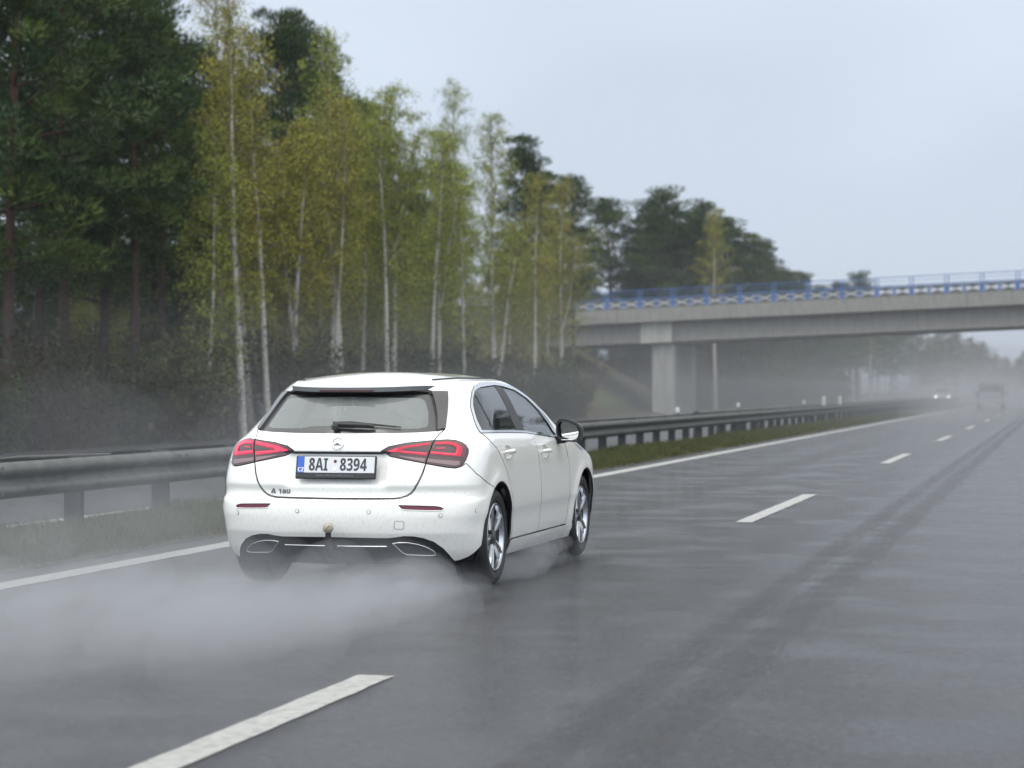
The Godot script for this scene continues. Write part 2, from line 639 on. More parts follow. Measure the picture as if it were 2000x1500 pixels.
func grass() -> void:
	# tufts of blades, thick near the camera, thinner ahead
	var b := B.new()
	var rng := RandomNumberGenerator.new()
	rng.seed = 12
	for i in 14:
		var at := Vector3(rng.randf_range(-0.09, 0.09), 0, rng.randf_range(-0.09, 0.09))
		var lean := Vector3(rng.randf_range(-1, 1), 0, rng.randf_range(-1, 1)) * 0.09
		var h := rng.randf_range(0.07, 0.2)
		var w := Vector3(rng.randf_range(-1, 1), 0, rng.randf_range(-1, 1)).normalized() * 0.004
		b.col = Color(0.045, 0.064, 0.022).lerp(Color(0.12, 0.105, 0.05), rng.randf() * rng.randf())
		var mid := at + lean * 0.35 + Vector3(0, h * 0.6, 0)
		b.leaf(at - w, at + w, mid + w * 0.8); b.leaf(at - w, mid + w * 0.8, mid - w * 0.8)
		b.leaf(mid - w * 0.8, mid + w * 0.8, at + lean + Vector3(0, h, 0))
	var mm := MultiMesh.new()
	mm.transform_format = MultiMesh.TRANSFORM_3D
	mm.use_colors = true
	mm.mesh = b.mesh()
	var f := noise(0.35, 3, FastNoiseLite.TYPE_SIMPLEX_SMOOTH, 4)
	var list := []
	for i in 30000:
		var d := 8.0 + 110.0 * pow(rng.randf(), 1.6)
		var x := rng.randf_range(-9.3, -7.36)
		var k := f.get_noise_2d(x, d)
		if k < -0.32 and rng.randf() < 0.7:
			continue
		var s := rng.randf_range(0.55, 1.25) * (1.0 + 0.5 * k) * lerpf(0.3, 0.85, smoothstep(-9.3, -8.7, x)) * (0.7 if x > -7.6 else 1.0)
		var y := 0.04 if x > -8.7 and x < -7.75 else 0.008
		list.append([Transform3D(Basis(Vector3.UP, rng.randf() * TAU).scaled(Vector3(s, s, s)), Vector3(x, y, -d)), Color(1, 1, 1).lerp(Color(1.5, 1.15, 0.9), rng.randf() * 0.6)])
	mm.instance_count = list.size()
	for i in list.size():
		mm.set_instance_transform(i, list[i][0])
		mm.set_instance_color(i, list[i][1])
	var o := MultiMeshInstance3D.new()
	o.name = "median_grass"
	o.multimesh = mm
	o.material_override = M.grass
	o.set_meta("kind", "stuff")
	tag(o, "short wet grass growing in the median under the guardrail", "grass")
	add_child(o, true)

func markings() -> void:
	tag(part("edge_line", ribbon(-6.97, -6.73, 0.004, -20, 900, 0, 0.006, 1), M.marking, self), "long solid white edge line left of the white hatchback", "road marking")
	tag(part("edge_line", ribbon(-9.86, -9.68, 0.004, -20, 900, 0, 0.006, 2), M.marking, self), "thin white edge line seen under the median guardrail", "road marking")
	var names := ["nearest white lane dash, cut by the lower frame edge", "second white lane dash, right of the white hatchback", "third white lane dash ahead on the wet road", "fourth white lane dash, a short blurred stroke", "fifth white lane dash near the far spray"]
	for i in 14:
		var d0 := 3.6 + 18.0 * i
		var t: String = names[i] if i < 5 else "faint white lane dash far ahead in the spray"
		tag(part("lane_dash", ribbon(-3.125, -2.955, 0.004, d0, d0 + 6.0, 0, 0.005, 10 + i), M.marking, self), t, "road marking", "white lane dashes down the road")
	# drier tracks left in the film of water by tyres
	for q in [[-1.80, 0.26], [-1.48, 0.34]]:
		var o := part("wheel_track", ribbon(q[0] - q[1] * 0.5, q[0] + q[1] * 0.5, 0.005, 5, 160, 12.0, 0.012, 40 + int(q[0] * 10)), M.wheel_track, self)
		o.set_meta("kind", "structure")

# ------------------------------------------------------------------ guardrails
func beam(len: float) -> ArrayMesh:  # W section rail running along -z, crests towards +x, top at y = 0
	var pr := [[0.0, 0.0], [0.012, -0.004], [0.045, -0.02], [0.08, -0.05], [0.083, -0.085], [0.06, -0.11], [0.012, -0.135], [0.0, -0.156], [0.012, -0.177], [0.06, -0.202], [0.083, -0.227], [0.08, -0.262], [0.045, -0.292], [0.012, -0.308], [0.0, -0.312]]
	var b := B.new()
	for side in [0.0, -0.004]:
		var last := []
		for i in pr.size():
			var p := Vector2(pr[i][0], pr[i][1])
			var q0: Array = pr[maxi(i - 1, 0)]
			var q1: Array = pr[mini(i + 1, pr.size() - 1)]
			var t := Vector2(q1[0] - q0[0], q1[1] - q0[1]).normalized()
			var nn := Vector3(-t.y, t.x, 0) * (1.0 if side == 0.0 else -1.0)
			var now := [b.add(Vector3(p.x + side, p.y, 0), nn), b.add(Vector3(p.x + side, p.y, -len), nn)]
			if last:
				b.face(last[0], last[1], now[1]); b.face(last[0], now[1], now[0])
			last = now
	# overlap plate and bolt heads at the joint
	b.box(Vector3(0.0, -0.002, -0.16), Vector3(0.02, 0.008, 0.32))
	for y in [-0.045, -0.156, -0.262]:
		for z in [-0.06, -0.24]:
			b.box(Vector3(0.084 if y != -0.156 else 0.004, y, z), Vector3(0.012, 0.026, 0.026))
	return b.mesh()

func guardrails() -> void:
	var bm := beam(4.02)
	var pb := B.new()
	for q in [[Vector3(0, 0.28, 0.055), Vector3(0.15, 0.86, 0.006)], [Vector3(-0.072, 0.28, 0), Vector3(0.006, 0.86, 0.11)], [Vector3(0.072, 0.28, 0.03), Vector3(0.006, 0.86, 0.05)], [Vector3(-0.0, 0.28, -0.052), Vector3(0.15, 0.86, 0.006)]]:
		pb.box(q[0], q[1])
	var pm := pb.mesh()
	var sb := B.new()
	sb.box(Vector3(0.0, 0.0, 0), Vector3(0.16, 0.14, 0.05))
	var sm := sb.mesh()
	var g := thing("guardrail", "double grey steel median guardrail on dark posts left of the hatchback", "guardrail", Vector3(-8.8, 0, 0))
	var d := 4.6
	while d < 232.0:
		var r := part("rail", bm, M.steel, g)
		r.position = Vector3(0.10, 0.695, -d)
		var r2 := part("rail", bm, M.steel, g)
		r2.position = Vector3(-0.10, 0.715, -d - 4.02)
		r2.rotation.y = PI
		d += 4.0
	d = 6.6
	while d < 200.0:
		var p := part("post", pm, M.post_steel, g)
		p.position = Vector3(0, 0, -d)
		var s := part("spacer", sm, M.post_steel, g)
		s.position = Vector3(0, 0.58, -d)
		d += 2.0
	# tie rod between the two beams
	var tb := B.new()
	tb.tube(PackedVector3Array([Vector3(-0.16, 0.70, -17.4), Vector3(-0.12, 0.715, -17.7), Vector3(0.04, 0.70, -19.3)]), PackedFloat32Array([0.016, 0.016, 0.014]), 8)
	part("tie_rod", tb, M.steel, g)
	var h := thing("guardrail", "farther pale guardrail that starts beside the bridge pier", "guardrail", Vector3(-9.45, 0, 0))
	d = 58.0
	while d < 168.0:
		var r := part("rail", bm, M.steel, h)
		r.position = Vector3(0.05, 0.76, -d)
		d += 4.0
	d = 58.5
	while d < 168.0:
		var p := part("post", pm, M.post_steel, h)
		p.position = Vector3(-0.05, 0.02, -d)
		d += 4.0

func delineators() -> void:
	var b := B.new()
	b.cham(Vector3(0, 0.5, 0), Vector3(0.13, 1.0, 0.10), 0.02)
	var k := B.new()
	k.block([Vector3(-0.068, 0.70, 0.054), Vector3(0.068, 0.64, 0.054), Vector3(0.068, 0.64, -0.054), Vector3(-0.068, 0.70, -0.054), Vector3(-0.068, 0.86, 0.054), Vector3(0.068, 0.80, 0.054), Vector3(0.068, 0.80, -0.054), Vector3(-0.068, 0.86, -0.054)])
	var o := B.new()
	o.cham(Vector3(0, 0.56, 0.055), Vector3(0.10, 0.12, 0.012), 0.004)
	var i := 0
	for q in [[-9.15, 88.0], [-9.15, 94.6]]:
		var t := thing("delineator_post", ["white and orange delineator post, left of the pair behind the median rail", "white and orange delineator post, right of the pair behind the median rail"][i], "delineator", Vector3(q[0], 0.05, -q[1]), "delineator posts behind the median rail")
		part("post", b, M.post_white, t)
		part("reflector", o, M.orange, t)
		i += 1
	var s := B.new()
	s.cham(Vector3(0, 0.06, 0), Vector3(0.10, 0.13, 0.03), 0.01)
	var l := B.new()
	l.box(Vector3(0, -0.03, 0), Vector3(0.03, 0.08, 0.02))
	i = 0
	for q in [52.0, 65.5, 83.0]:
		var t := thing("rail_reflector", ["small white reflector on the far guardrail, before the bridge pier", "small white reflector on the far guardrail, right of the bridge pier", "small white reflector on the far guardrail, left of the delineator posts"][i], "reflector", Vector3(-9.37 if i > 0 else -8.9, 0.80 if i > 0 else 0.77, -q), "white reflectors on the guardrail")
		part("plate", s, M.post_white, t)
		part("bracket", l, M.post_steel, t)
		i += 1

# ------------------------------------------------------------------ bridge
func bridge() -> void:
	var t := thing("bridge", "grey concrete road bridge with blue railing across the motorway", "bridge", Vector3(0, 0, -150))
	var L := -62.0
	var R := 30.0
	var P := func(x: float, y: float, z: float) -> Vector3: return Vector3(x, deck_y(x) + y, -z)
	var bar := func(b: B, x0: float, x1: float, y0: float, y1: float, z0: float, z1: float) -> void:
		b.block([P.call(x0, y0, z0), P.call(x1, y0, z0), P.call(x1, y0, z1), P.call(x0, y0, z1), P.call(x0, y1, z0), P.call(x1, y1, z0), P.call(x1, y1, z1), P.call(x0, y1, z1)])
	for z in [0.0, 10.7]:
		var x := L
		while x < R:
			var e := B.new()
			bar.call(e, x + 0.012, x + 7.988, -0.95, 0.0, z, z + 0.55)
			part("edge_beam", e, M.concrete, t)
			x += 8.0
	var deck := B.new()
	bar.call(deck, L, R + 1.0, -0.62, -0.2, 0.55, 10.7)
	part("deck", deck, M.concrete, t)
	for z in [0.85, 8.2]:
		var g := B.new()
		bar.call(g, -36.0, 20.0, -2.37, -0.63, z, z + 2.2)
		part("girder", g, M.concrete, t)
	for x in [-27.3, 7.6]:
		var h := B.new()
		bar.call(h, x - 1.1, x + 1.1, -2.40, -0.90, 0.62, 10.6)
		part("pier_head", h, M.concrete_new, t)
		var c := B.new()
		var y0: float = deck_y(x) - 2.40
		c.cham(Vector3(x + 0.4, y0 * 0.5 - 0.3, -5.8), Vector3(1.62, y0 + 0.6, 9.2), 0.12)
		part("pier", c, M.concrete_pale, t)
	for x in [-36.5, 20.5]:
		var a := B.new()
		bar.call(a, x - 1.0, x + 1.0, -5.2, -0.64, 0.3, 10.9)
		part("abutment", a, M.concrete, t)
	# railing posts, rails and lattice
	var span := 2.33
	for side in 2:
		var z := 0.2 if side == 0 else 11.05
		var x := -47.0
		while x < 12.0:
			var pb := B.new()
			for o in [-0.11, 0.11]:
				bar.call(pb, x + o - 0.03, x + o + 0.03, 0.0, 1.26, z - 0.04, z + 0.04)
			bar.call(pb, x - 0.10, x + 0.10, 0.0, 0.62, z - 0.02, z + 0.02)
			part("railing_post", pb, M.blue, t)
			if side == 0:
				var sb := B.new()
				bar.call(sb, x + span * 0.5 - 0.07, x + span * 0.5 + 0.07, 0.0, 0.62, z - 0.03, z + 0.03)
				part("short_post", sb, M.blue, t)
				for h in 2:
					for w in 2:
						var xb := B.new()
						var a := x + 0.12 + h * (span * 0.5 - 0.05)
						var e := a + span * 0.5 - 0.19
						var ya := 0.10 if w == 0 else 0.46
						var ye := 0.46 if w == 0 else 0.10
						var zz := z + 0.012 * (w * 2 - 1)
						xb.block([P.call(a, ya, zz - 0.01), P.call(e, ye, zz - 0.01), P.call(e, ye, zz + 0.01), P.call(a, ya, zz + 0.01), P.call(a, ya + 0.085, zz - 0.01), P.call(e, ye + 0.085, zz - 0.01), P.call(e, ye + 0.085, zz + 0.01), P.call(a, ya + 0.085, zz + 0.01)])
						part("lattice_bar", xb, M.lattice, t)
			x += span
		for q in [[1.26, 0.05], [1.02, 0.03], [0.60, 0.04]]:
			var rb := B.new()
			bar.call(rb, -48.0, 13.0, q[0], q[0] + q[1], z - 0.03, z + 0.03)
			part("hand_rail", rb, M.blue, t)
		var gb := B.new()
		bar.call(gb, -58.0, 25.0, 0.42, 0.72, 1.3 if side == 0 else 9.9, 1.38 if side == 0 else 9.98)
		part("safety_rail", gb, M.steel, t)

# ------------------------------------------------------------------ trees
func crown_part(b: B, m: Material, parent: Node, called := "crown") -> void:
	var o := part(called, b, m, parent)
	o.set_meta("kind", "stuff")

func rdir(rng: RandomNumberGenerator) -> Vector3:
	var z := rng.randf_range(-1, 1)
	var a := rng.randf() * TAU
	var r := sqrt(1.0 - z * z)
	return Vector3(r * cos(a), z, r * sin(a))

func pine_shapes(sd: int, h: float, base: float, spread: float, dense := 1.0) -> Array:
	var rng := RandomNumberGenerator.new()
	rng.seed = sd
	var tb := B.new()
	var cb := B.new()
	var pts := PackedVector3Array()
	var rad := PackedFloat32Array()
	var lean := Vector2(rng.randf_range(-0.4, 0.4), rng.randf_range(-0.4, 0.4))
	var ph := rng.randf() * TAU
	var stem := func(y: float) -> Vector3:
		var t := y / h
		return Vector3(lean.x * t + 0.14 * sin(t * 4.0 + ph) * t, y, lean.y * t + 0.14 * cos(t * 3.3 + ph) * t)
	var k := 12
	for i in k:
		var y := h * i / (k - 1.0)
		pts.append(stem.call(y - 0.4 if i == 0 else y))
		rad.append(lerpf(0.17, 0.025, pow(i / (k - 1.0), 0.9)))
	tb.col = Color(0.075, 0.05, 0.038)
	tb.tube(pts, rad, 8, false)
	for i in tb.v.size():
		var t := clampf(tb.v[i].y / h * 1.6 - 0.25, 0.0, 1.0)
		tb.c[i] = Color(0.06, 0.048, 0.04).lerp(Color(0.115, 0.062, 0.038), t)
	var y := base * h
	var az := rng.randf() * TAU
	while y < h - 0.2:
		var t := (y - base * h) / (h * (1.0 - base))
		for j in rng.randi_range(2, 4):
			az += 2.4 + rng.randf_range(-0.5, 0.5)
			var ln := spread * (0.35 + 0.65 * minf(1.0, t * 3.5 + 0.25)) * pow(1.0 - t, 0.62) * rng.randf_range(0.65, 1.15) + 0.25
			var up := lerpf(0.05, 0.95, t) + rng.randf_range(-0.15, 0.2)
			var dir := Vector3(cos(az) * cos(up), sin(up), sin(az) * cos(up))
			var a: Vector3 = stem.call(y)
			var m := a + dir * ln * 0.55 + Vector3(0, -0.05 * ln, 0)
			var e := a + dir * ln + Vector3(0, 0.12 * ln, 0)
			tb.col = Color(0.07, 0.045, 0.032)
			tb.tube(PackedVector3Array([a, m, e]), PackedFloat32Array([0.016 + 0.013 * ln, 0.018, 0.006]), 4, false)
			var count := int(1.6 + ln * 1.25)
			for q in count:
				var s := lerpf(0.38, 1.05, (q + rng.randf() * 0.8) / count)
				var o: Vector3 = (a.lerp(m, s / 0.55) if s < 0.55 else m.lerp(e, (s - 0.55) / 0.45)) + rdir(rng) * 0.22 * ln * 0.6
				var shade := rng.randf()
				var c := Color(0.018, 0.042, 0.010).lerp(Color(0.066, 0.098, 0.018), shade * shade)
				var r := rng.randf_range(0.36, 0.68)
				for w in int(165 * dense):
					var dd := rdir(rng)
					var from := o + Vector3(dd.x * r, dd.y * r * 0.55, dd.z * r) * pow(rng.randf(), 0.4)
					var go := (dd + Vector3(0, 0.7, 0) + dir * 0.4).normalized() * rng.randf_range(0.11, 0.20)
					var wd := go.cross(rdir(rng)).normalized() * 0.026
					cb.col = c * rng.randf_range(0.75, 1.3)
					cb.leaf(from - wd, from + wd, from + go)
		y += rng.randf_range(0.42, 0.72)
	# a few dead stubs under the crown
	for i in 9:
		var ys := rng.randf_range(0.15, base) * h
		var a2 := rng.randf() * TAU
		var p0: Vector3 = stem.call(ys)
		tb.col = Color(0.05, 0.042, 0.036)
		tb.tube(PackedVector3Array([p0, p0 + Vector3(cos(a2), rng.randf_range(-0.1, 0.4), sin(a2)) * rng.randf_range(0.5, 1.6)]), PackedFloat32Array([0.022, 0.006]), 3, false)
	return [tb.mesh(), cb.mesh()]

# a birch: white stem (one or more leaders), rising limbs, hanging twigs with small young leaves
func birch_shapes(sd: int, h: float, leaders: Array, spread: float, base: float, leafy: float, tint: Color) -> Array:
	var rng := RandomNumberGenerator.new()
	rng.seed = sd
	var tb := B.new()
	var wb := B.new()
	var cb := B.new()
	for ld in leaders:
		# ld: [height it leaves the stem, its top, how far it leans in x and z, radius at its foot]
		var y0: float = ld[0] * h
		var y1: float = ld[1] * h
		var dx: float = ld[2]
		var dz: float = ld[3]
		var ph := rng.randf() * TAU
		var first: Array = leaders[0]
		var stem := func(y: float) -> Vector3:
			var t0: float = y0 / h
			var t := (y - y0) / maxf(0.1, y1 - y0)
			var root := Vector3(first[2] * t0, 0, first[3] * t0) if ld != first else Vector3.ZERO
			return root + Vector3(dx * (0.6 * t + 0.4 * sqrt(maxf(t, 0.0))) + 0.10 * sin(t * 7.0 + ph) * t, y, dz * t + 0.10 * cos(t * 6.0 + ph) * t)
		var pts := PackedVector3Array()
		var rad := PackedFloat32Array()
		for i in 14:
			var t := i / 13.0
			pts.append(stem.call(lerpf(y0 - (0.4 if y0 == 0.0 else 0.1), y1, t)))
			rad.append(lerpf(ld[4] * 1.2, 0.014, pow(t, 0.85)))
		var k0 := tb.v.size()
		tb.tube(pts, rad, 8, false)
		for i in range(k0, tb.v.size()):
			var t := tb.v[i].y / h
			tb.c[i] = Color(0.58, 0.57, 0.53).lerp(Color(0.26, 0.21, 0.16), smoothstep(0.7, 1.0, t)) * (0.55 if t < 0.03 else 1.0)
		var y := maxf(base * h, y0 + 0.6)
		var az := rng.randf() * TAU
		while y < y1 - 0.1:
			var t := (y - base * h) / (h * (1.0 - base))
			az += 2.4 + rng.randf_range(-0.6, 0.6)
			var ln := spread * rng.randf_range(0.8, 1.15) * (0.45 + 0.55 * minf(1.0, t * 3.0)) * pow(maxf(0.0, 1.0 - t), 0.55) * rng.randf_range(0.6, 1.2) + 0.35
			var up := lerpf(0.75, 1.15, t) + rng.randf_range(-0.2, 0.2)
			var dir := Vector3(cos(az) * cos(up), sin(up), sin(az) * cos(up))
			var a: Vector3 = stem.call(y)
			var m := a + dir * ln * 0.6
			var e := m + (dir + Vector3(cos(az), -0.5, sin(az)) * 0.6).normalized() * ln * 0.5
			wb.col = Color(0.22, 0.19, 0.15)
			wb.tube(PackedVector3Array([a, m, e]), PackedFloat32Array([0.012 + 0.007 * ln, 0.011, 0.005]), 4, false)
			for q in int(5 + ln * 4.0):
				var s := rng.randf_range(0.25, 1.0)
				var o: Vector3 = a.lerp(m, s / 0.6) if s < 0.6 else m.lerp(e, (s - 0.6) / 0.4)
				var out := rdir(rng)
				out.y = absf(out.y) * 0.5 + 0.1
				var p1 := o + out * rng.randf_range(0.25, 0.55)
				var p2 := p1 + Vector3(out.x * 0.25, -rng.randf_range(0.25, 0.75), out.z * 0.25)
				wb.col = Color(0.10, 0.075, 0.055)
				wb.tube(PackedVector3Array([o, p1, p2]), PackedFloat32Array([0.007, 0.005, 0.003]), 3, false)
				var c := tint * rng.randf_range(0.7, 1.25)
				for w in int(22 * pow(leafy, 0.6)):
					var f := rng.randf()
					var at := (o.lerp(p1, f * 2.0) if f < 0.5 else p1.lerp(p2, f * 2.0 - 1.0)) + rdir(rng) * 0.13
					var g := rdir(rng) * rng.randf_range(0.045, 0.08)
					var wd := g.cross(rdir(rng)).normalized() * 0.03
					cb.col = c * rng.randf_range(0.8, 1.2)
					cb.leaf(at - wd, at + wd, at + g); 
			y += rng.randf_range(0.14, 0.30)
	return [tb.mesh(), wb.mesh(), cb.mesh()]

func shrub_shapes(sd: int, h: float, tint: Color, leafy: float) -> Array:
	var rng := RandomNumberGenerator.new()
	rng.seed = sd
	var sb := B.new()
	var cb := B.new()
	for i in 26:
		var az := rng.randf() * TAU
		var root := Vector3(cos(az), 0, sin(az)) * rng.randf() * 0.5
		var lean := Vector3(cos(az), 0, sin(az)) * rng.randf_range(0.1, 0.75)
		var hh := h * rng.randf_range(0.5, 1.0)
		var m := root + lean * 0.4 + Vector3(0, hh * 0.55, 0)
		var e := root + lean * 1.2 + Vector3(0, hh, 0) + rdir(rng) * 0.2
		sb.col = Color(0.095, 0.072, 0.055) * rng.randf_range(0.6, 1.3)
		sb.tube(PackedVector3Array([root - Vector3(0, 0.2, 0), m, e]), PackedFloat32Array([0.016, 0.01, 0.004]), 3, false)
		for q in 9:
			var s := rng.randf_range(0.15, 1.0)
			var o := root.lerp(m, s / 0.5) if s < 0.5 else m.lerp(e, (s - 0.5) * 2.0)
			var tip := o + (rdir(rng) + Vector3(0, 0.6, 0)).normalized() * rng.randf_range(0.2, 0.6)
			sb.tube(PackedVector3Array([o, tip]), PackedFloat32Array([0.006, 0.002]), 3, false)
			var c := tint * rng.randf_range(0.6, 1.3)
			for w in int(16 * leafy):
				var at := o.lerp(tip, rng.randf()) + rdir(rng) * 0.16
				var g := rdir(rng) * rng.randf_range(0.05, 0.1)
				var wd := g.cross(rdir(rng)).normalized() * 0.035
				cb.col = c * rng.randf_range(0.8, 1.2)
				cb.leaf(at - wd, at + wd, at + g)
	return [sb.mesh(), cb.mesh()]

var proto := {}

func plant(called: String, shapes: Array, parts: Array, mats: Array, label: String, cat: String, at: Vector3, sc: Vector3, turn: float, group: String) -> Node3D:
	var key := called + str(shapes[0].get_instance_id())
	var t: Node3D
	if proto.has(key):
		t = proto[key].duplicate()
		t.name = fresh(called)
		add_child(t, true)
	else:
		t = Node3D.new()
		t.name = fresh(called)
		add_child(t, true)
		for i in shapes.size():
			var o := part(parts[i], shapes[i], mats[i], t)
			if i > 0 or called == "shrub":
				o.set_meta("kind", "stuff")
		proto[key] = t
	tag(t, label, cat, group)
	t.position = at
	t.scale = sc
	t.rotation.y = turn
	return t

func forest() -> void:
	var rng := RandomNumberGenerator.new()
	rng.seed = 2024
	var pines := []
	for i in 5:
		pines.append(pine_shapes(300 + i, 14.0, [0.50, 0.34, 0.56, 0.28, 0.42][i], [2.7, 2.9, 2.4, 2.8, 3.1][i]))
	var low := []
	for i in 3:
		low.append(pine_shapes(340 + i, 8.0, 0.08, [2.0, 2.3, 1.8][i], 1.0))
	# [x, distance, height]; the row nearest the road first
	var front := [[-26, 49, 15.5], [-25, 49.2, 14.6], [-28, 56.7, 15.8], [-26, 54.5, 14.6], [-27, 58.9, 14.9], [-25, 56.6, 12.8], [-28, 65.4, 14.2], [-26.5, 62.1, 12.7], [-27.5, 67.6, 12.8], [-29, 74, 12.6], [-30, 82, 16.4], [-31, 88.2, 16.8], [-33, 96.7, 16.0], [-30, 92.1, 14.0], [-30, 101.7, 12.0], [-33, 116.9, 13.8], [-29, 118.4, 15.5], [-30, 127.6, 14.4], [-30, 136.5, 14.8]]
	var front_labels := ["pine cut by the left frame edge, rearmost trunk at the corner", "first dark pine from the left frame edge, low branches at the rail", "pine behind the first two at the left frame edge", "dark broad pine at left, a quarter of the way to the birches", "pine at left whose reddish trunk shows between dark crowns", "shorter dark pine midway between the left frame edge and the birches", "pine behind the shorter dark one at left", "low topped pine next left of the birches", "pine touching the wispy bare topped birch from behind", "pine half hidden behind the clump of three birches", "dark pine crown rising above the forked V birch", "tall dark pine crown between the bare topped birch and the V birch", "pine top showing right of the tall bare topped birch", "pine behind the broad thick stemmed birch", "low pine between the broad birch and the poplar like birch", "dark pine behind the poplar like birch", "conical pine top standing alone right of the pale birches", "pine right of the conical one, above the bridge's left end", "pine nearest the left end of the bridge railing"]
	var fi := -1
	for q in front:
		fi += 1
		var i := rng.randi() % 5
		var s: float = q[2] / 14.0
		plant("pine_tree", pines[i], ["trunk", "crown"], [M.bark, M.needle], front_labels[fi], "tree", Vector3(q[0], land(q[0], q[1]), -q[1]), Vector3(s, s, s) * Vector3(rng.randf_range(0.9, 1.15), 1, rng.randf_range(0.9, 1.15)), rng.randf() * TAU, "pines in front of the wood")
	var beyond := [[-34, 168.3, 16.3], [-30.5, 168.1, 16.9], [-32, 171.5, 16.3], [-30, 172.7, 14.6], [-28, 170.7, 15.3], [-27, 173.9, 16.3], [-28, 188.9, 16.3], [-27, 191.3, 15.2], [-26, 193.9, 14.6], [-27, 205, 13.6], [-27, 212.5, 13.3], [-26, 216.6, 13], [-27, 228, 13.6], [-27, 241.3, 14.2], [-26, 250.6, 13.1], [-26, 268.5, 14.4], [-26, 281, 13.5], [-26, 292.8, 16.8], [-25, 301, 14.2], [-27, 326, 13], [-26, 351.7, 12.6], [-27, 377, 12.6], [-26, 401.1, 12.6]]
	for q in beyond:
		var i: int = [1, 3, 3, 4][rng.randi() % 4]
		var s: float = q[2] / 14.0
		plant("pine_tree", pines[i], ["trunk", "crown"], [M.bark, M.needle], "hazy pine standing beyond the bridge left of the road", "tree", Vector3(q[0], -0.1, -q[1]), Vector3(s, s, s) * Vector3(1.35, 1, 1.35), rng.randf() * TAU, "pines beyond the bridge")
	# deeper rows
	for i in 44:
		var d := rng.randf_range(66, 138) if i < 14 else rng.randf_range(170, 400)
		var x := -rng.randf_range(32, 44)
		if i >= 14:
			x = -rng.randf_range(28, 38)
		var s := rng.randf_range(0.72, 1.0)
		plant("pine_tree", pines[rng.randi() % 5], ["trunk", "crown"], [M.bark, M.needle], "pine deep in the wood, mostly hidden behind the front trees", "tree", Vector3(x, land(x, d), -d), Vector3(s, s, s), rng.randf() * TAU, "pines deep in the wood")
	for i in 92:
		var d := rng.randf_range(46, 104)
		var x := -rng.randf_range(26.5, 36)
		var s := rng.randf_range(0.5, 0.95)
		if i < 26:
			d = rng.randf_range(46, 76)
			x = -rng.randf_range(31, 44)
			s = rng.randf_range(0.55, 0.8)
		elif i > 48:
			d = rng.randf_range(170, 300) if i > 64 else rng.randf_range(168, 200)
			x = -rng.randf_range(26.5, 36) if i > 64 else -rng.randf_range(31, 46)
			s = rng.randf_range(0.8, 1.5)
		plant("young_pine", low[rng.randi() % 3], ["trunk", "crown"], [M.bark, M.needle], "young pine with green branches down to the wood floor", "tree", Vector3(x, land(x, d), -d), Vector3(s, s, s), rng.randf() * TAU, "young pines under the wood")
	# birches, each its own shape
	var gold := Color(0.265, 0.255, 0.040)
	var lime := Color(0.225, 0.265, 0.040)
	var pale := Color(0.28, 0.33, 0.15)
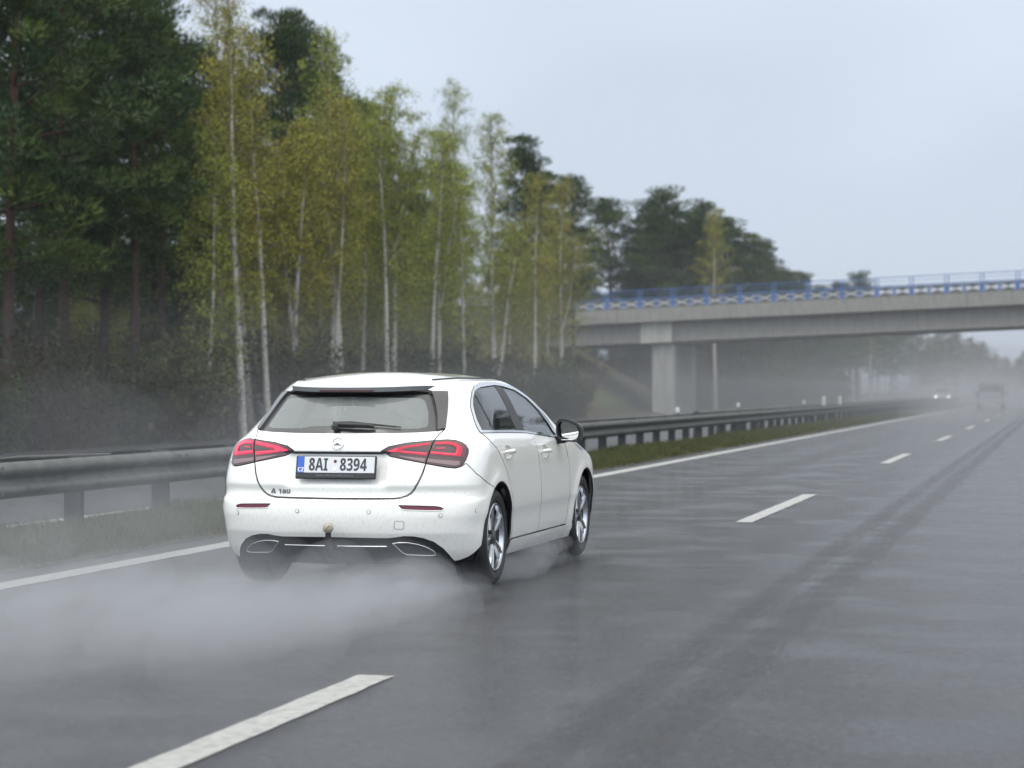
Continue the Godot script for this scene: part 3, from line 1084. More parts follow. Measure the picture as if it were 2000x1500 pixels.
	var B_ := [
		[-23.5, 61.3, 13.8, [[0, 1, -0.5, 0.2, 0.12]], 2.1, 0.30, 1.0, gold, "tallest birch at left with thin top, left of a clump of three"],
		[-24.2, 64.1, 12.0, [[0, 1, -1.1, 0.1, 0.13]], 2.0, 0.28, 1.3, gold, "thick white birch stem in the middle of the clump of three"],
		[-25.0, 67.2, 10.0, [[0, 1, -0.9, 0.3, 0.10]], 1.9, 0.26, 1.5, gold, "short leaning birch, right of the clump of three"],
		[-24.0, 66.4, 10.2, [[0, 1, 0.65, 0.2, 0.13], [0.36, 0.92, -0.55, 0.1, 0.08]], 1.9, 0.30, 1.5, gold, "birch forking into a V behind the hatchback's left roof edge"],
		[-24.5, 73.6, 14.3, [[0, 1, -0.55, 0.2, 0.14], [0.33, 0.72, -1.1, 0, 0.07], [0.5, 0.8, 0.7, 0, 0.05]], 2.0, 0.32, 1.1, lime, "tall birch with a bare pale top and side branches both ways"],
		[-25.0, 77.0, 10.8, [[0, 1, 0.3, 0.2, 0.10]], 1.9, 0.25, 1.6, lime, "slender straight birch between two taller forked ones"],
		[-24.0, 77.9, 12.9, [[0, 1, 0.0, 0.1, 0.15], [0.48, 0.90, -0.9, 0.1, 0.08], [0.55, 0.86, 0.8, 0.0, 0.06]], 2.3, 0.27, 1.6, lime, "broad birch with a thick white stem and steep branches"],
		[-30.0, 107.7, 16.8, [[0, 1, 0.1, 0.1, 0.16]], 2.4, 0.45, 1.2, pale, "pale grey green poplar like birch rising above the pines"],
		[-24.5, 95.2, 13.9, [[0, 1, -0.3, 0.1, 0.15], [0.16, 0.62, 1.0, 0.1, 0.09]], 2.2, 0.30, 0.9, lime, "birch with low side stem, right behind the hatchback roof"],
		[-25.0, 110.4, 12.4, [[0, 1, 0.1, 0.1, 0.12], [0.4, 0.75, 0.9, 0, 0.06]], 2.0, 0.35, 0.9, gold, "thin birch beside the left end of the bridge railing"],
		[-25.5, 166.3, 15.4, [[0, 1, -0.2, 0.1, 0.15]], 2.3, 0.50, 1.1, gold, "birch with orange tinged crown right behind the bridge pier"],
		[-24.0, 289.0, 13.0, [[0, 1, 0.0, 0.1, 0.15]], 2.0, 0.4, 0.9, lime, "far birch stem seen below the bridge deck"],
		[-27.0, 68.6, 15.2, [[0, 1, -0.3, 0.2, 0.13]], 2.1, 0.42, 0.8, gold, "wispy bare topped birch left of the clump, above the pines"],
		[-28.0, 169.0, 9.0, [[0, 1, 0.2, 0.1, 0.10]], 1.6, 0.5, 0.8, lime, "small birch below the bridge, left of the pier"],
		[-27.5, 83.0, 9.5, [[0, 1, 0.2, 0.1, 0.08]], 2.0, 0.12, 1.8, lime, "low leafy birch behind the slender one"],
		[-28.0, 98.0, 9.0, [[0, 1, -0.2, 0.1, 0.08]], 2.1, 0.10, 1.8, lime, "low leafy birch left of the poplar like one"],
		[-26.5, 105.0, 9.5, [[0, 1, 0.2, -0.1, 0.08]], 2.0, 0.12, 1.4, gold, "low birch right of the birch with the low side stem"],
		[-23.2, 62.8, 12.5, [[0, 1, -0.7, 0.1, 0.10]], 1.5, 0.42, 0.7, gold, "slim leaning white birch stem in front of the clump of three"],
		[-23.4, 69.0, 11.0, [[0, 1, 0.5, 0.1, 0.09], [0.45, 0.9, -0.6, 0, 0.05]], 1.4, 0.42, 0.7, gold, "slim white birch right beside the forked V birch"],
		[-23.5, 75.8, 12.0, [[0, 1, -0.3, 0.1, 0.10]], 1.4, 0.45, 0.6, lime, "white birch stem just left of the broad thick stemmed birch"],
		[-23.6, 81.0, 11.5, [[0, 1, 0.6, 0.1, 0.10]], 1.5, 0.45, 0.7, lime, "white birch stem leaning right, just right of the broad birch"],
		[-23.8, 70.0, 11.5, [[0, 1, 0.3, 0.1, 0.09]], 1.5, 0.35, 0.8, gold, "slim white birch stem between the V birch and the tall bare topped one"],
		[-24.2, 84.5, 12.0, [[0, 1, 0.2, 0.1, 0.10], [0.42, 0.8, 0.7, 0, 0.05]], 1.7, 0.35, 0.9, lime, "slim birch right of the broad one"],
		[-24.0, 88.5, 11.0, [[0, 1, -0.4, 0.1, 0.09]], 1.6, 0.3, 1.0, lime, "leaning slim birch left of the birch with the low side stem"],
		[-24.6, 102.5, 12.0, [[0, 1, 0.3, 0.1, 0.10]], 1.6, 0.35, 0.8, gold, "slim birch between the bridge end and the low side stem birch"],
		[-23.5, 58.0, 9.0, [[0, 1, 0.5, 0.1, 0.07]], 1.5, 0.2, 1.0, lime, "small young birch left of the clump of three"],
		[-26.0, 71.5, 8.5, [[0, 1, 0.2, -0.1, 0.08]], 2.0, 0.10, 1.9, gold, "low yellow birch filling the gap behind the V birch"],
	]
	var k := 0
	for q in B_:
		var s := birch_shapes(500 + k, q[2], q[3], q[4], q[5], q[6], q[7])
		plant("birch_tree", s, ["trunk", "limbs", "crown"], [M.birch_bark, M.birch_bark if k < 0 else M.bark, M.leaf], q[8], "tree", Vector3(q[0], land(q[0], q[1]), -q[1]), Vector3.ONE, 0.0, "birches along the wood edge")
		k += 1
	# leafy young birches that close the wall of the wood
	var lowb := [birch_shapes(581, 8.0, [[0, 1, 0.2, 0.1, 0.06]], 2.2, 0.06, 2.0, lime), birch_shapes(582, 8.0, [[0, 1, -0.3, 0.1, 0.06]], 2.0, 0.08, 2.0, Color(0.15, 0.19, 0.035)), birch_shapes(583, 8.0, [[0, 1, 0.1, -0.2, 0.06]], 2.4, 0.05, 1.8, gold)]
	for i in 22:
		var d := lerpf(60.0, 112.0, i / 21.0) + rng.randf_range(-1.5, 1.5)
		var x := -rng.randf_range(26.0, 31.0)
		var s := rng.randf_range(0.75, 1.2)
		plant("young_birch", lowb[i % 3], ["trunk", "limbs", "crown"], [M.birch_bark, M.bark, M.leaf], "leafy young birch closing the gaps behind the white stems", "tree", Vector3(x, land(x, d), -d), Vector3(s, s, s), rng.randf() * TAU, "young birches behind the white stems")
	# trees at the far bend
	var far := [birch_shapes(601, 12.0, [[0, 1, 0.2, 0.1, 0.14], [0.2, 0.85, 1.2, 0, 0.09], [0.25, 0.8, -1.2, 0, 0.09]], 3.4, 0.08, 1.2, Color(0.10, 0.105, 0.035)), birch_shapes(602, 12.0, [[0, 1, -0.2, 0.1, 0.14], [0.15, 0.9, -1.6, 0, 0.09], [0.2, 0.85, 1.5, 0, 0.09]], 3.8, 0.06, 1.2, Color(0.085, 0.08, 0.035))]
	for q in [[-22, 379.2, 8.5], [-24, 394, 12.0], [-22, 411.2, 11.4], [-21, 428.6, 13.3], [-20, 449.5, 12.8], [-18, 462.9, 12.1], [-16, 480.6, 11.6], [-14, 505.1, 9.6], [-12, 520, 9.0], [-11, 496.5, 7.0], [-9, 508.1, 8.5], [-8, 535, 10.5], [-6, 560, 10.0], [-2, 580, 11]]:
		var s: float = q[2] / 12.0
		plant("broadleaf_tree", far[rng.randi() % 2], ["trunk", "limbs", "crown"], [M.bark, M.bark, M.leaf], "hazy round topped tree at the far bend of the road", "tree", Vector3(q[0], -0.1, -q[1]), Vector3(s * 1.2, s, s * 1.2), rng.randf() * TAU, "trees at the far bend")
	# trees on the right that the side windows mirror
	for q in [[10.5, 66, 16], [12, 79, 19], [10, 92, 15], [12.5, 104, 20], [10.5, 117, 16], [13, 130, 19]]:
		var s: float = q[2] / 14.0
		plant("pine_tree", pines[rng.randi() % 5], ["trunk", "crown"], [M.bark, M.needle], "roadside pine on the right, mirrored in the hatchback's side windows", "tree", Vector3(q[0], -0.1, -q[1]), Vector3(s * 1.2, s, s * 1.2), rng.randf() * TAU, "pines mirrored in the car windows")
	# undergrowth
	var sh := []
	for i in 4:
		sh.append(shrub_shapes(700 + i, 2.4, [Color(0.05, 0.046, 0.026), Color(0.036, 0.054, 0.02), Color(0.075, 0.08, 0.025), Color(0.04, 0.038, 0.026)][i], [0.8, 2.4, 1.5, 0.35][i]))
	for i in 150:
		var d := rng.randf_range(40, 106) if i < 100 else rng.randf_range(168, 250)
		var x := -rng.randf_range(22.8, 29.5)
		var s := rng.randf_range(0.6, 1.5) if i < 100 else rng.randf_range(1.0, 2.1)
		var j: int = [0, 1, 1, 1, 2, 2, 3][rng.randi() % 7]
		plant("shrub", sh[j], ["stems", "leaves"], [M.bark, M.leaf], ["brown half bare shrub at the foot of the wood", "dark green shrub at the foot of the wood", "yellow green young shrub at the foot of the wood", "bare twiggy brown shrub at the foot of the wood"][j], "shrub", Vector3(x, land(x, d), -d), Vector3(s, s * rng.randf_range(0.8, 1.2), s), rng.randf() * TAU, "shrubs at the foot of the wood")

# ------------------------------------------------------------------ the white hatchback
# Its skin is one surface over (p, v): p runs from the middle of the tail round the corner, along the side and to the nose, v is the height.
# Panels, lamps and windows are cut out of that surface; lengths are metres, s counts from the tail forwards.
var cW: Curve1
var cS0: Curve1
var cBR: Curve1
var cNR: Curve1
var cSF: Curve1
var cBF: Curve1
var gp := PackedFloat32Array()
var gv := PackedFloat32Array()
var g_pos := []
var g_nrm := []
const HALF := 2.2

func hull(p: float, v: float) -> Vector3:
	var w := cW.at(v)
	var s0 := cS0.at(v)
	var b := cBR.at(v)
	var n := cNR.at(v)
	var sf := cSF.at(v)
	var bf := cBF.at(v)
	var x := w
	var s := 0.0
	if p < 1.0:
		var a := clampf(p, 0.0, 1.0) * PI / 2
		x = w * pow(sin(a), 2.0 / n)
		s = s0 + b * (1.0 - pow(cos(a), 2.0 / n))
	elif p < 2.0:
		s = lerpf(s0 + b, sf - bf, p - 1.0)
	else:
		var a := clampf(p - 2.0, 0.0, 1.0) * PI / 2
		x = w * pow(maxf(cos(a), 0.0), 2.0 / 2.6)
		s = sf - bf + bf * pow(sin(a), 2.0 / 2.6)
	x *= 1.0 - 0.008 * pow(clampf((1.2 - s) / 1.2, 0.0, 1.0), 2.0) - 0.025 * pow(clampf((s - 3.0) / 1.4, 0.0, 1.0), 2.0)
	if x > 0.7 and v < 0.95:
		for sa in [0.81, 3.54]:
			var d := Vector2(s - sa, v - 0.33).length()
			x += 0.016 * exp(-pow((d - 0.37) / 0.07, 2.0))
	if p < 1.0 and v > 0.64 and v < 0.912:
		s += 0.034 * smoothstep(0.37, 0.30, x) * smoothstep(0.66, 0.74, v) * smoothstep(0.912, 0.900, v)
	var y := v
	if v > 1.2:
		y -= 0.03 * smoothstep(1.2, 1.38, v) * pow(clampf((1.1 - s) / 0.7, 0.0, 1.0), 1.5)
	return Vector3(x, y, s)

func cp(q: Vector3) -> Vector3:  # car metres to the car's own axes
	return Vector3(q.x, q.y, HALF - q.z)

func dom(p: float, v: float) -> Vector2:
	return Vector2(p * 1.1 if p < 1.0 else 1.1 + (p - 1.0) * 2.9 if p < 2.0 else 4.0 + (p - 2.0) * 0.9, v)

func seek(axis: int, want: float, v: float, hi: float) -> float:
	var lo := 0.0
	for i in 26:
		var mid := (lo + hi) * 0.5
		if hull(mid, v)[axis] < want:
			lo = mid
		else:
			hi = mid
	return (lo + hi) * 0.5

func smooth_line(a: Array, on: bool) -> Array:
	var o := []
	for i in a.size() - 1:
		var p1 := Vector2(a[i][0], a[i][1])
		var p2 := Vector2(a[i + 1][0], a[i + 1][1])
		var p0 := Vector2(a[maxi(i - 1, 0)][0], a[maxi(i - 1, 0)][1])
		var p3 := Vector2(a[mini(i + 2, a.size() - 1)][0], a[mini(i + 2, a.size() - 1)][1])
		var k := maxi(2, int(p1.distance_to(p2) / 0.03))
		for j in k:
			var q := p1.cubic_interpolate(p2, p0, p3, float(j) / k) if on else p1.lerp(p2, float(j) / k)
			o.append([q.x, q.y])
	o.append(a[a.size() - 1])
	return o

# outlines given as seen from behind (x, y) or from the side (s, y)
func RX(a: Array, smooth := false) -> PackedVector2Array:
	var o := PackedVector2Array()
	for q in smooth_line(a, smooth):
		o.append(dom(seek(0, q[0], q[1], 1.0), q[1]) if q[0] > 0.0 else Vector2(q[0], q[1]))
	return o

func DS(a: Array, smooth := false) -> PackedVector2Array:
	var o := PackedVector2Array()
	for q in smooth_line(a, smooth):
		o.append(dom(seek(2, q[0], q[1], 2.6), q[1]))
	return o

func ring(a: Array) -> Array:
	var o := a.duplicate()
	o.append(a[0])
	return o

func arch_poly(sa: float, r: float) -> PackedVector2Array:
	var a := []
	for i in 41:
		var t := TAU * i / 40.0
		a.append([sa + r * cos(t), maxf(0.182, 0.325 + r * sin(t))])
	return DS(a)

func box_of(p: PackedVector2Array) -> Rect2:
	var r := Rect2(p[0], Vector2.ZERO)
	for q in p:
		r = r.expand(q)
	return r

func grow(p: PackedVector2Array, by: float) -> PackedVector2Array:
	var o := Geometry2D.offset_polygon(p, by, Geometry2D.JOIN_MITER)
	var best := PackedVector2Array()
	for q in o:
		if q.size() > best.size():
			best = q
	return best

# the piece of the skin inside an outline and outside others, on the car's right side
func panel(poly: PackedVector2Array, cut: Array, inset := 0.0028, off := 0.0) -> B:
	var o := B.new()
	var use := grow(poly, -inset) if inset != 0.0 else poly
	if use.is_empty():
		return o
	var ub := box_of(use)
	var cuts := []
	for c in cut:
		var k: PackedVector2Array = grow(c, inset) if inset > 0.0 else c
		cuts.append([k, box_of(k)])
	var np := gp.size()
	for j in gv.size() - 1:
		if gv[j + 1] < ub.position.y or gv[j] > ub.end.y:
			continue
		for i in np - 1:
			var x0 := dom(gp[i], 0).x
			var x1 := dom(gp[i + 1], 0).x
			if x1 < ub.position.x or x0 > ub.end.x:
				continue
			var id := [j * np + i, j * np + i + 1, (j + 1) * np + i + 1, (j + 1) * np + i]
			var dm := [Vector2(x0, gv[j]), Vector2(x1, gv[j]), Vector2(x1, gv[j + 1]), Vector2(x0, gv[j + 1])]
			for h in 2:
				var t: Array = [0, 1, 2] if h == 0 else [0, 2, 3]
				var td := PackedVector2Array([dm[t[0]], dm[t[1]], dm[t[2]]])
				var pieces := Geometry2D.intersect_polygons(td, use)
				var tb := box_of(td)
				for c in cuts:
					if not tb.intersects(c[1], true):
						continue
					var left := []
					for q in pieces:
						left.append_array(Geometry2D.clip_polygons(q, c[0]))
					pieces.assign(left)
				for q in pieces:
					if q.size() < 3:
						continue
					var e1 := td[1] - td[0]
					var e2 := td[2] - td[0]
					var den := e1.cross(e2)
					var at := []
					for w in q:
						var r: Vector2 = w - td[0]
						var l1 := r.cross(e2) / den
						var l2 := e1.cross(r) / den
						var l0 := 1.0 - l1 - l2
						var nn: Vector3 = (g_nrm[id[t[0]]] * l0 + g_nrm[id[t[1]]] * l1 + g_nrm[id[t[2]]] * l2).normalized()
						var ps: Vector3 = g_pos[id[t[0]]] * l0 + g_pos[id[t[1]]] * l1 + g_pos[id[t[2]]] * l2
						at.append(o.add(ps + nn * off, nn))
					var ti := Geometry2D.triangulate_polygon(q)
					for k in range(0, ti.size(), 3):
						o.face(at[ti[k]], at[ti[k + 1]], at[ti[k + 2]])
	return o

func both(b: B) -> B:
	return b.mirrored().join(b)

# a raised or sunk ribbon that closes the edge of a lamp or panel
func rim(poly: PackedVector2Array, from: float, to: float) -> B:
	var o := B.new()
	for i in poly.size():
		var q := skin_at(poly[i])
		var w := skin_at(poly[(i + 1) % poly.size()])
		var a: Vector3 = q[0] + q[1] * from
		var b: Vector3 = q[0] + q[1] * to
		var c: Vector3 = w[0] + w[1] * to
		var nn := (b - a).cross(c - a).normalized()
		if nn.length() > 0.5:
			o.quad(a, b, c, w[0] + w[1] * from, nn)
	return o

func undom(u: float) -> float:
	return u / 1.1 if u < 1.1 else 1.0 + (u - 1.1) / 2.9 if u < 4.0 else 2.0 + (u - 4.0) / 0.9

func skin_at(d: Vector2) -> Array:
	var p := undom(d.x)
	var e := 0.004
	var a := cp(hull(p, d.y))
	var dp := cp(hull(minf(p + e, 3.0), d.y)) - cp(hull(maxf(p - e, 0.0), d.y))
	var dv := cp(hull(p, d.y + e)) - cp(hull(p, d.y - e))
	return [a, dp.cross(dv).normalized() * skin_sign]

var skin_sign := 1.0

# a thin bead that follows a line on the skin
func bead(line: PackedVector2Array, r: float, lift := 0.0, flat := false) -> B:
	var o := B.new()
	var pts := PackedVector3Array()
	var rs := PackedFloat32Array()
	for d in line:
		var q := skin_at(d)
		pts.append(q[0] + q[1] * lift)
		rs.append(r)
	o.tube(pts, rs, 8)
	return o

func text_mesh(s: String, size: float, depth: float, weight := 400) -> TextMesh:
	var m := TextMesh.new()
	var f := SystemFont.new()
	f.font_names = PackedStringArray(["Droid Sans"])
	f.font_weight = weight
	m.font = f
	m.text = s
	m.font_size = 64
	m.pixel_size = size / 46.0
	m.depth = depth
	return m

func hatchback() -> void:
	cW = Curve1.new([[0.18, 0.815], [0.25, 0.85], [0.33, 0.868], [0.45, 0.880], [0.515, 0.893], [0.60, 0.897], [0.75, 0.898], [0.85, 0.894], [0.93, 0.884], [0.955, 0.874], [1.03, 0.832], [1.15, 0.772], [1.25, 0.718], [1.32, 0.672], [1.36, 0.635], [1.38, 0.60]])
	cS0 = Curve1.new([[0.18, 0.13], [0.25, 0.08], [0.34, 0.04], [0.40, 0.012], [0.50, 0.0], [0.575, 0.006], [0.60, 0.02], [0.615, 0.045], [0.66, 0.052], [0.695, 0.040], [0.80, 0.060], [0.90, 0.083], [0.96, 0.092], [1.03, 0.12], [1.15, 0.215], [1.25, 0.305], [1.32, 0.375], [1.36, 0.42], [1.38, 0.45]])
	cBR = Curve1.new([[0.18, 0.40], [0.40, 0.46], [0.60, 0.50], [0.80, 0.55], [0.96, 0.68], [1.05, 0.86], [1.2, 1.0], [1.30, 0.92], [1.38, 0.9]])
	cNR = Curve1.new([[0.18, 2.6], [0.60, 2.75], [0.9, 2.75], [1.05, 2.55], [1.38, 2.5]])
	cSF = Curve1.new([[0.18, 4.28], [0.30, 4.38], [0.45, 4.415], [0.6, 4.40], [0.72, 4.36], [0.78, 4.27], [0.85, 4.0], [0.93, 3.6], [0.98, 3.4], [1.02, 3.22], [1.15, 2.95], [1.25, 2.70], [1.32, 2.48], [1.38, 2.25]])
	cBF = Curve1.new([[0.18, 0.6], [0.7, 0.6], [0.85, 0.6], [1.0, 0.42], [1.38, 0.32]])
	for i in 52:
		gp.append(pow(i / 52.0, 1.25))
	for i in 74:
		gp.append(1.0 + i / 74.0)
	for i in 27:
		gp.append(2.0 + i / 26.0)
	for v in [0.18, 0.21, 0.25, 0.29, 0.33, 0.36, 0.385, 0.40, 0.43, 0.465, 0.49, 0.505, 0.52, 0.545, 0.56, 0.575, 0.585, 0.595, 0.605, 0.615, 0.63, 0.645, 0.66, 0.675, 0.69, 0.70, 0.715, 0.735, 0.76, 0.79, 0.82, 0.85, 0.875, 0.89, 0.899, 0.903, 0.908, 0.913, 0.92, 0.93, 0.94, 0.95, 0.96, 0.975, 0.99, 1.01, 1.03, 1.055, 1.08, 1.11, 1.14, 1.17, 1.20, 1.23, 1.255, 1.28, 1.30, 1.32, 1.335, 1.35, 1.36, 1.37, 1.38]:
		gv.append(v)
	var np := gp.size()
	for v in gv:
		for p in gp:
			g_pos.append(cp(hull(p, v)))
	for j in gv.size():
		for i in np:
			var a: Vector3 = g_pos[j * np + mini(i + 1, np - 1)] - g_pos[j * np + maxi(i - 1, 0)]
			if i == 0:
				a = Vector3(1, 0, 0)
			elif i == np - 1:
				a = Vector3(-1, 0, 0)
			var b: Vector3 = g_pos[mini(j + 1, gv.size() - 1) * np + i] - g_pos[maxi(j - 1, 0) * np + i]
			g_nrm.append(a.cross(b).normalized())
	# normals outwards: at the middle of the side they point to +x
	var mid: Vector3 = g_nrm[20 * np + 90]
	if mid.x < 0.0:
		skin_sign = -1.0
		for i in g_nrm.size():
			g_nrm[i] = -g_nrm[i]

	var car := thing("hatchback_car", "white five door hatchback seen from behind with lit red tail lamps", "car", Vector3(-4.535, 0, -13.39 - HALF))

	# outlines
	var lamp_in := RX(ring([[0.298, 0.917], [0.345, 0.946], [0.451, 0.969], [0.611, 0.985], [0.581, 0.839], [0.46, 0.862], [0.355, 0.884]]))
	var lamp_out := RX(ring([[0.614, 0.985], [0.683, 0.989], [0.728, 0.984], [0.765, 0.97], [0.79, 0.952], [0.808, 0.925], [0.811, 0.90], [0.806, 0.862], [0.797, 0.836], [0.783, 0.816], [0.755, 0.808], [0.70, 0.815], [0.584, 0.838]]))
	var gate := RX([[-0.05, 0.614], [0.001, 0.614], [0.296, 0.616], [0.401, 0.618], [0.44, 0.624], [0.469, 0.634], [0.497, 0.652], [0.518, 0.676], [0.544, 0.72], [0.565, 0.774], [0.582, 0.839], [0.6125, 0.985], [0.625, 1.02], [0.646, 1.055], [0.635, 1.10], [0.61, 1.19], [0.588, 1.27], [0.575, 1.305], [0.49, 1.312], [0.001, 1.32], [-0.05, 1.32]])
	var window := RX([[-0.05, 1.031], [0.001, 1.031], [0.30, 1.033], [0.50, 1.038], [0.608, 1.045], [0.57, 1.15], [0.51, 1.285], [0.48, 1.31], [0.001, 1.312], [-0.05, 1.312]])
	var clear := RX([[-0.05, 1.082], [0.001, 1.082], [0.20, 1.078], [0.27, 1.064], [0.50, 1.064], [0.545, 1.075], [0.547, 1.10], [0.52, 1.18], [0.48, 1.255], [0.45, 1.272], [0.001, 1.285], [-0.05, 1.285]])
	var fin := RX(ring([[0.608, 1.045], [0.646, 1.055], [0.635, 1.10], [0.61, 1.19], [0.588, 1.27], [0.575, 1.305], [0.49, 1.310], [0.51, 1.285], [0.57, 1.15]]))
	var chrome := DS([[0.654, 1.036], [0.672, 1.07], [0.70, 1.10], [0.745, 1.145], [0.80, 1.20], [0.875, 1.253], [0.96, 1.30], [1.078, 1.336], [1.30, 1.358], [1.553, 1.366], [1.85, 1.360], [2.10, 1.340], [2.33, 1.285], [2.50, 1.217], [2.66, 1.101], [2.73, 0.99], [2.735, 0.952], [2.50, 0.962], [2.192, 0.98], [1.774, 1.006], [1.40, 1.016], [1.052, 1.022], [0.654, 1.026], [0.654, 1.036]])
	var lights := DS([[0.70, 1.042], [0.735, 1.10], [0.778, 1.145], [0.838, 1.204], [0.91, 1.258], [1.007, 1.302], [1.10, 1.318], [1.215, 1.330], [1.628, 1.344], [1.813, 1.338], [2.105, 1.311], [2.33, 1.250], [2.50, 1.160], [2.60, 1.06], [2.64, 0.97], [2.45, 0.978], [2.192, 0.992], [1.774, 1.020], [1.40, 1.030], [1.052, 1.037], [0.70, 1.042]])
	var quarter_glass := DS([[0.70, 1.042], [0.735, 1.10], [0.778, 1.145], [0.838, 1.204], [0.91, 1.258], [0.985, 1.294], [0.945, 1.038], [0.70, 1.042]])
	var rear_glass := DS([[0.968, 1.038], [1.009, 1.302], [1.10, 1.318], [1.215, 1.330], [1.628, 1.344], [1.565, 1.027], [1.40, 1.030], [0.968, 1.038]])
	var front_glass := DS([[1.79, 1.020], [1.825, 1.336], [2.105, 1.311], [2.33, 1.250], [2.50, 1.160], [2.60, 1.06], [2.64, 0.97], [2.45, 0.978], [2.192, 0.992], [1.79, 1.020]])
	var arch_r := arch_poly(0.81, 0.375)
	var arch_f := arch_poly(3.54, 0.375)
	var diffuser := RX([[-0.05, 0.361], [0.001, 0.361], [0.36, 0.359], [0.42, 0.366], [0.46, 0.373], [0.52, 0.372], [0.58, 0.360], [0.64, 0.335], [0.690, 0.29], [0.715, 0.25], [0.735, 0.205], [0.738, 0.181], [-0.05, 0.181]])
	var bumper := RX([[-0.05, 0.181], [-0.05, 0.608], [0.001, 0.608], [0.296, 0.610], [0.401, 0.612], [0.445, 0.618], [0.474, 0.629], [0.503, 0.648], [0.524, 0.673], [0.550, 0.718], [0.571, 0.773], [0.584, 0.837], [0.70, 0.814], [0.755, 0.807]])
	bumper.append_array(DS([[0.262, 0.816], [0.30, 0.836], [0.357, 0.769], [0.44, 0.727], [0.537, 0.695], [0.62, 0.672], [0.80, 0.50], [0.52, 0.32], [0.44, 0.302], [0.39, 0.262], [0.345, 0.228], [0.30, 0.208]]))
	bumper.append_array(RX([[0.733, 0.203], [0.72, 0.19], [0.70, 0.181]]))
	var rear_low := RX([[-0.05, 0.17], [-0.05, 0.60], [0.001, 0.60], [0.70, 0.60]])
	rear_low.append_array(DS([[0.30, 0.62], [0.60, 0.55], [0.80, 0.50], [0.80, 0.17]]))
	var rear_door := DS([[0.665, 1.0245], [0.685, 0.995], [0.718, 0.963], [0.79, 0.925], [0.849, 0.888], [0.935, 0.83], [1.017, 0.762], [1.075, 0.70], [1.117, 0.650], [1.165, 0.58], [1.201, 0.51], [1.222, 0.40], [1.232, 0.287], [2.085, 0.287], [2.085, 0.42], [2.03, 0.69], [1.94, 0.90], [1.90, 0.98], [1.86, 1.06], [0.76, 1.06], [0.72, 1.035], [0.665, 1.0245]])
	var front_door := DS([[1.90, 0.98], [1.94, 0.90], [2.03, 0.69], [2.085, 0.42], [2.085, 0.287], [3.0, 0.287], [3.02, 0.45], [2.97, 0.75], [2.86, 0.90], [2.76, 0.98], [2.70, 1.06], [1.86, 1.06], [1.90, 0.98]])
	var sill := DS([[1.10, 0.181], [1.10, 0.2855], [3.30, 0.2855], [3.30, 0.181], [1.10, 0.181]])
	var fender := DS([[3.0, 0.287], [3.02, 0.45], [2.97, 0.75], [2.86, 0.90], [2.80, 0.952], [3.25, 0.925], [3.55, 0.87], [3.80, 0.80], [3.95, 0.70], [3.98, 0.50], [3.95, 0.181], [3.2, 0.181], [3.0, 0.287]])
	var all := PackedVector2Array([Vector2(-0.05, 0.181), Vector2(4.9, 0.181), Vector2(4.9, 1.3795), Vector2(-0.05, 1.3795)])
	var screen := PackedVector2Array([Vector2(4.16, 1.04), Vector2(4.16, 1.35), Vector2(4.9, 1.365), Vector2(4.9, 1.04)])
	var hood := PackedVector2Array([Vector2(3.95, 0.84), Vector2(4.9, 0.78), Vector2(4.9, 1.03), Vector2(4.05, 1.03)])
	var nose := PackedVector2Array([Vector2(4.05, 0.181), Vector2(4.9, 0.181), Vector2(4.9, 0.775), Vector2(4.05, 0.775)])
	var headlamp := PackedVector2Array([Vector2(4.12, 0.66), Vector2(4.12, 0.76), Vector2(4.5, 0.70), Vector2(4.5, 0.64)])
	var grille := PackedVector2Array([Vector2(4.55, 0.44), Vector2(4.52, 0.62), Vector2(4.9, 0.64), Vector2(4.9, 0.44)])
	var refl := RX(ring([[0.436, 0.573], [0.56, 0.570], [0.660, 0.566], [0.69, 0.560], [0.708, 0.549], [0.694, 0.541], [0.60, 0.543], [0.472, 0.547], [0.455, 0.555]]))
	var bowl := func(s: float, y: float) -> PackedVector2Array:
		var a := []
		for i in 25:
			a.append([s + 0.115 * cos(TAU * i / 24.0), y + 0.046 * sin(TAU * i / 24.0)])
		return DS(a)
	var bowl_r: PackedVector2Array = bowl.call(1.09, 0.885)
	var bowl_f: PackedVector2Array = bowl.call(2.18, 0.862)

	# panels
	part("body_shell", both(panel(all, [chrome, gate, bumper, rear_low, lamp_out, fin, rear_door, front_door, sill, fender, arch_r, arch_f, screen, hood, nose])), M.paint, car)
	part("inner_shell", both(panel(all, [lights, window, arch_r, arch_f, screen], 0.0, -0.032)), M.gap, car)
	var bp := part("rear_bumper", both(panel(bumper, [diffuser, arch_r, lamp_out, refl])), M.paint, car)
	var tg := part("tailgate", both(panel(gate, [window, fin, lamp_in])), M.paint, car)
	for sgn in 2:
		var fl := func(b: B) -> B: return b.mirrored() if sgn == 1 else b
		var rd := part("rear_door", fl.call(panel(rear_door, [chrome, arch_r, bowl_r])), M.paint, car)
		var fd := part("front_door", fl.call(panel(front_door, [chrome, bowl_f])), M.paint, car)
		part("sill", fl.call(panel(sill, [arch_r, arch_f], 0.002, 0.008)), M.paint, car)
		part("front_fender", fl.call(panel(fender, [arch_f])), M.paint, car)
		part("window_surround", fl.call(panel(chrome, [lights], 0.0, 0.004)), M.chrome, car)
		part("window_trim", fl.call(panel(lights, [quarter_glass, rear_glass, front_glass], 0.0, -0.002)), M.black_plastic, car)
		part("side_window", fl.call(panel(quarter_glass, [], 0.0, -0.004)), M.glass, car)
		part("side_window", fl.call(panel(rear_glass, [], 0.0, -0.004)), M.glass, car)
		part("side_window", fl.call(panel(front_glass, [], 0.0, -0.004)), M.glass, car)
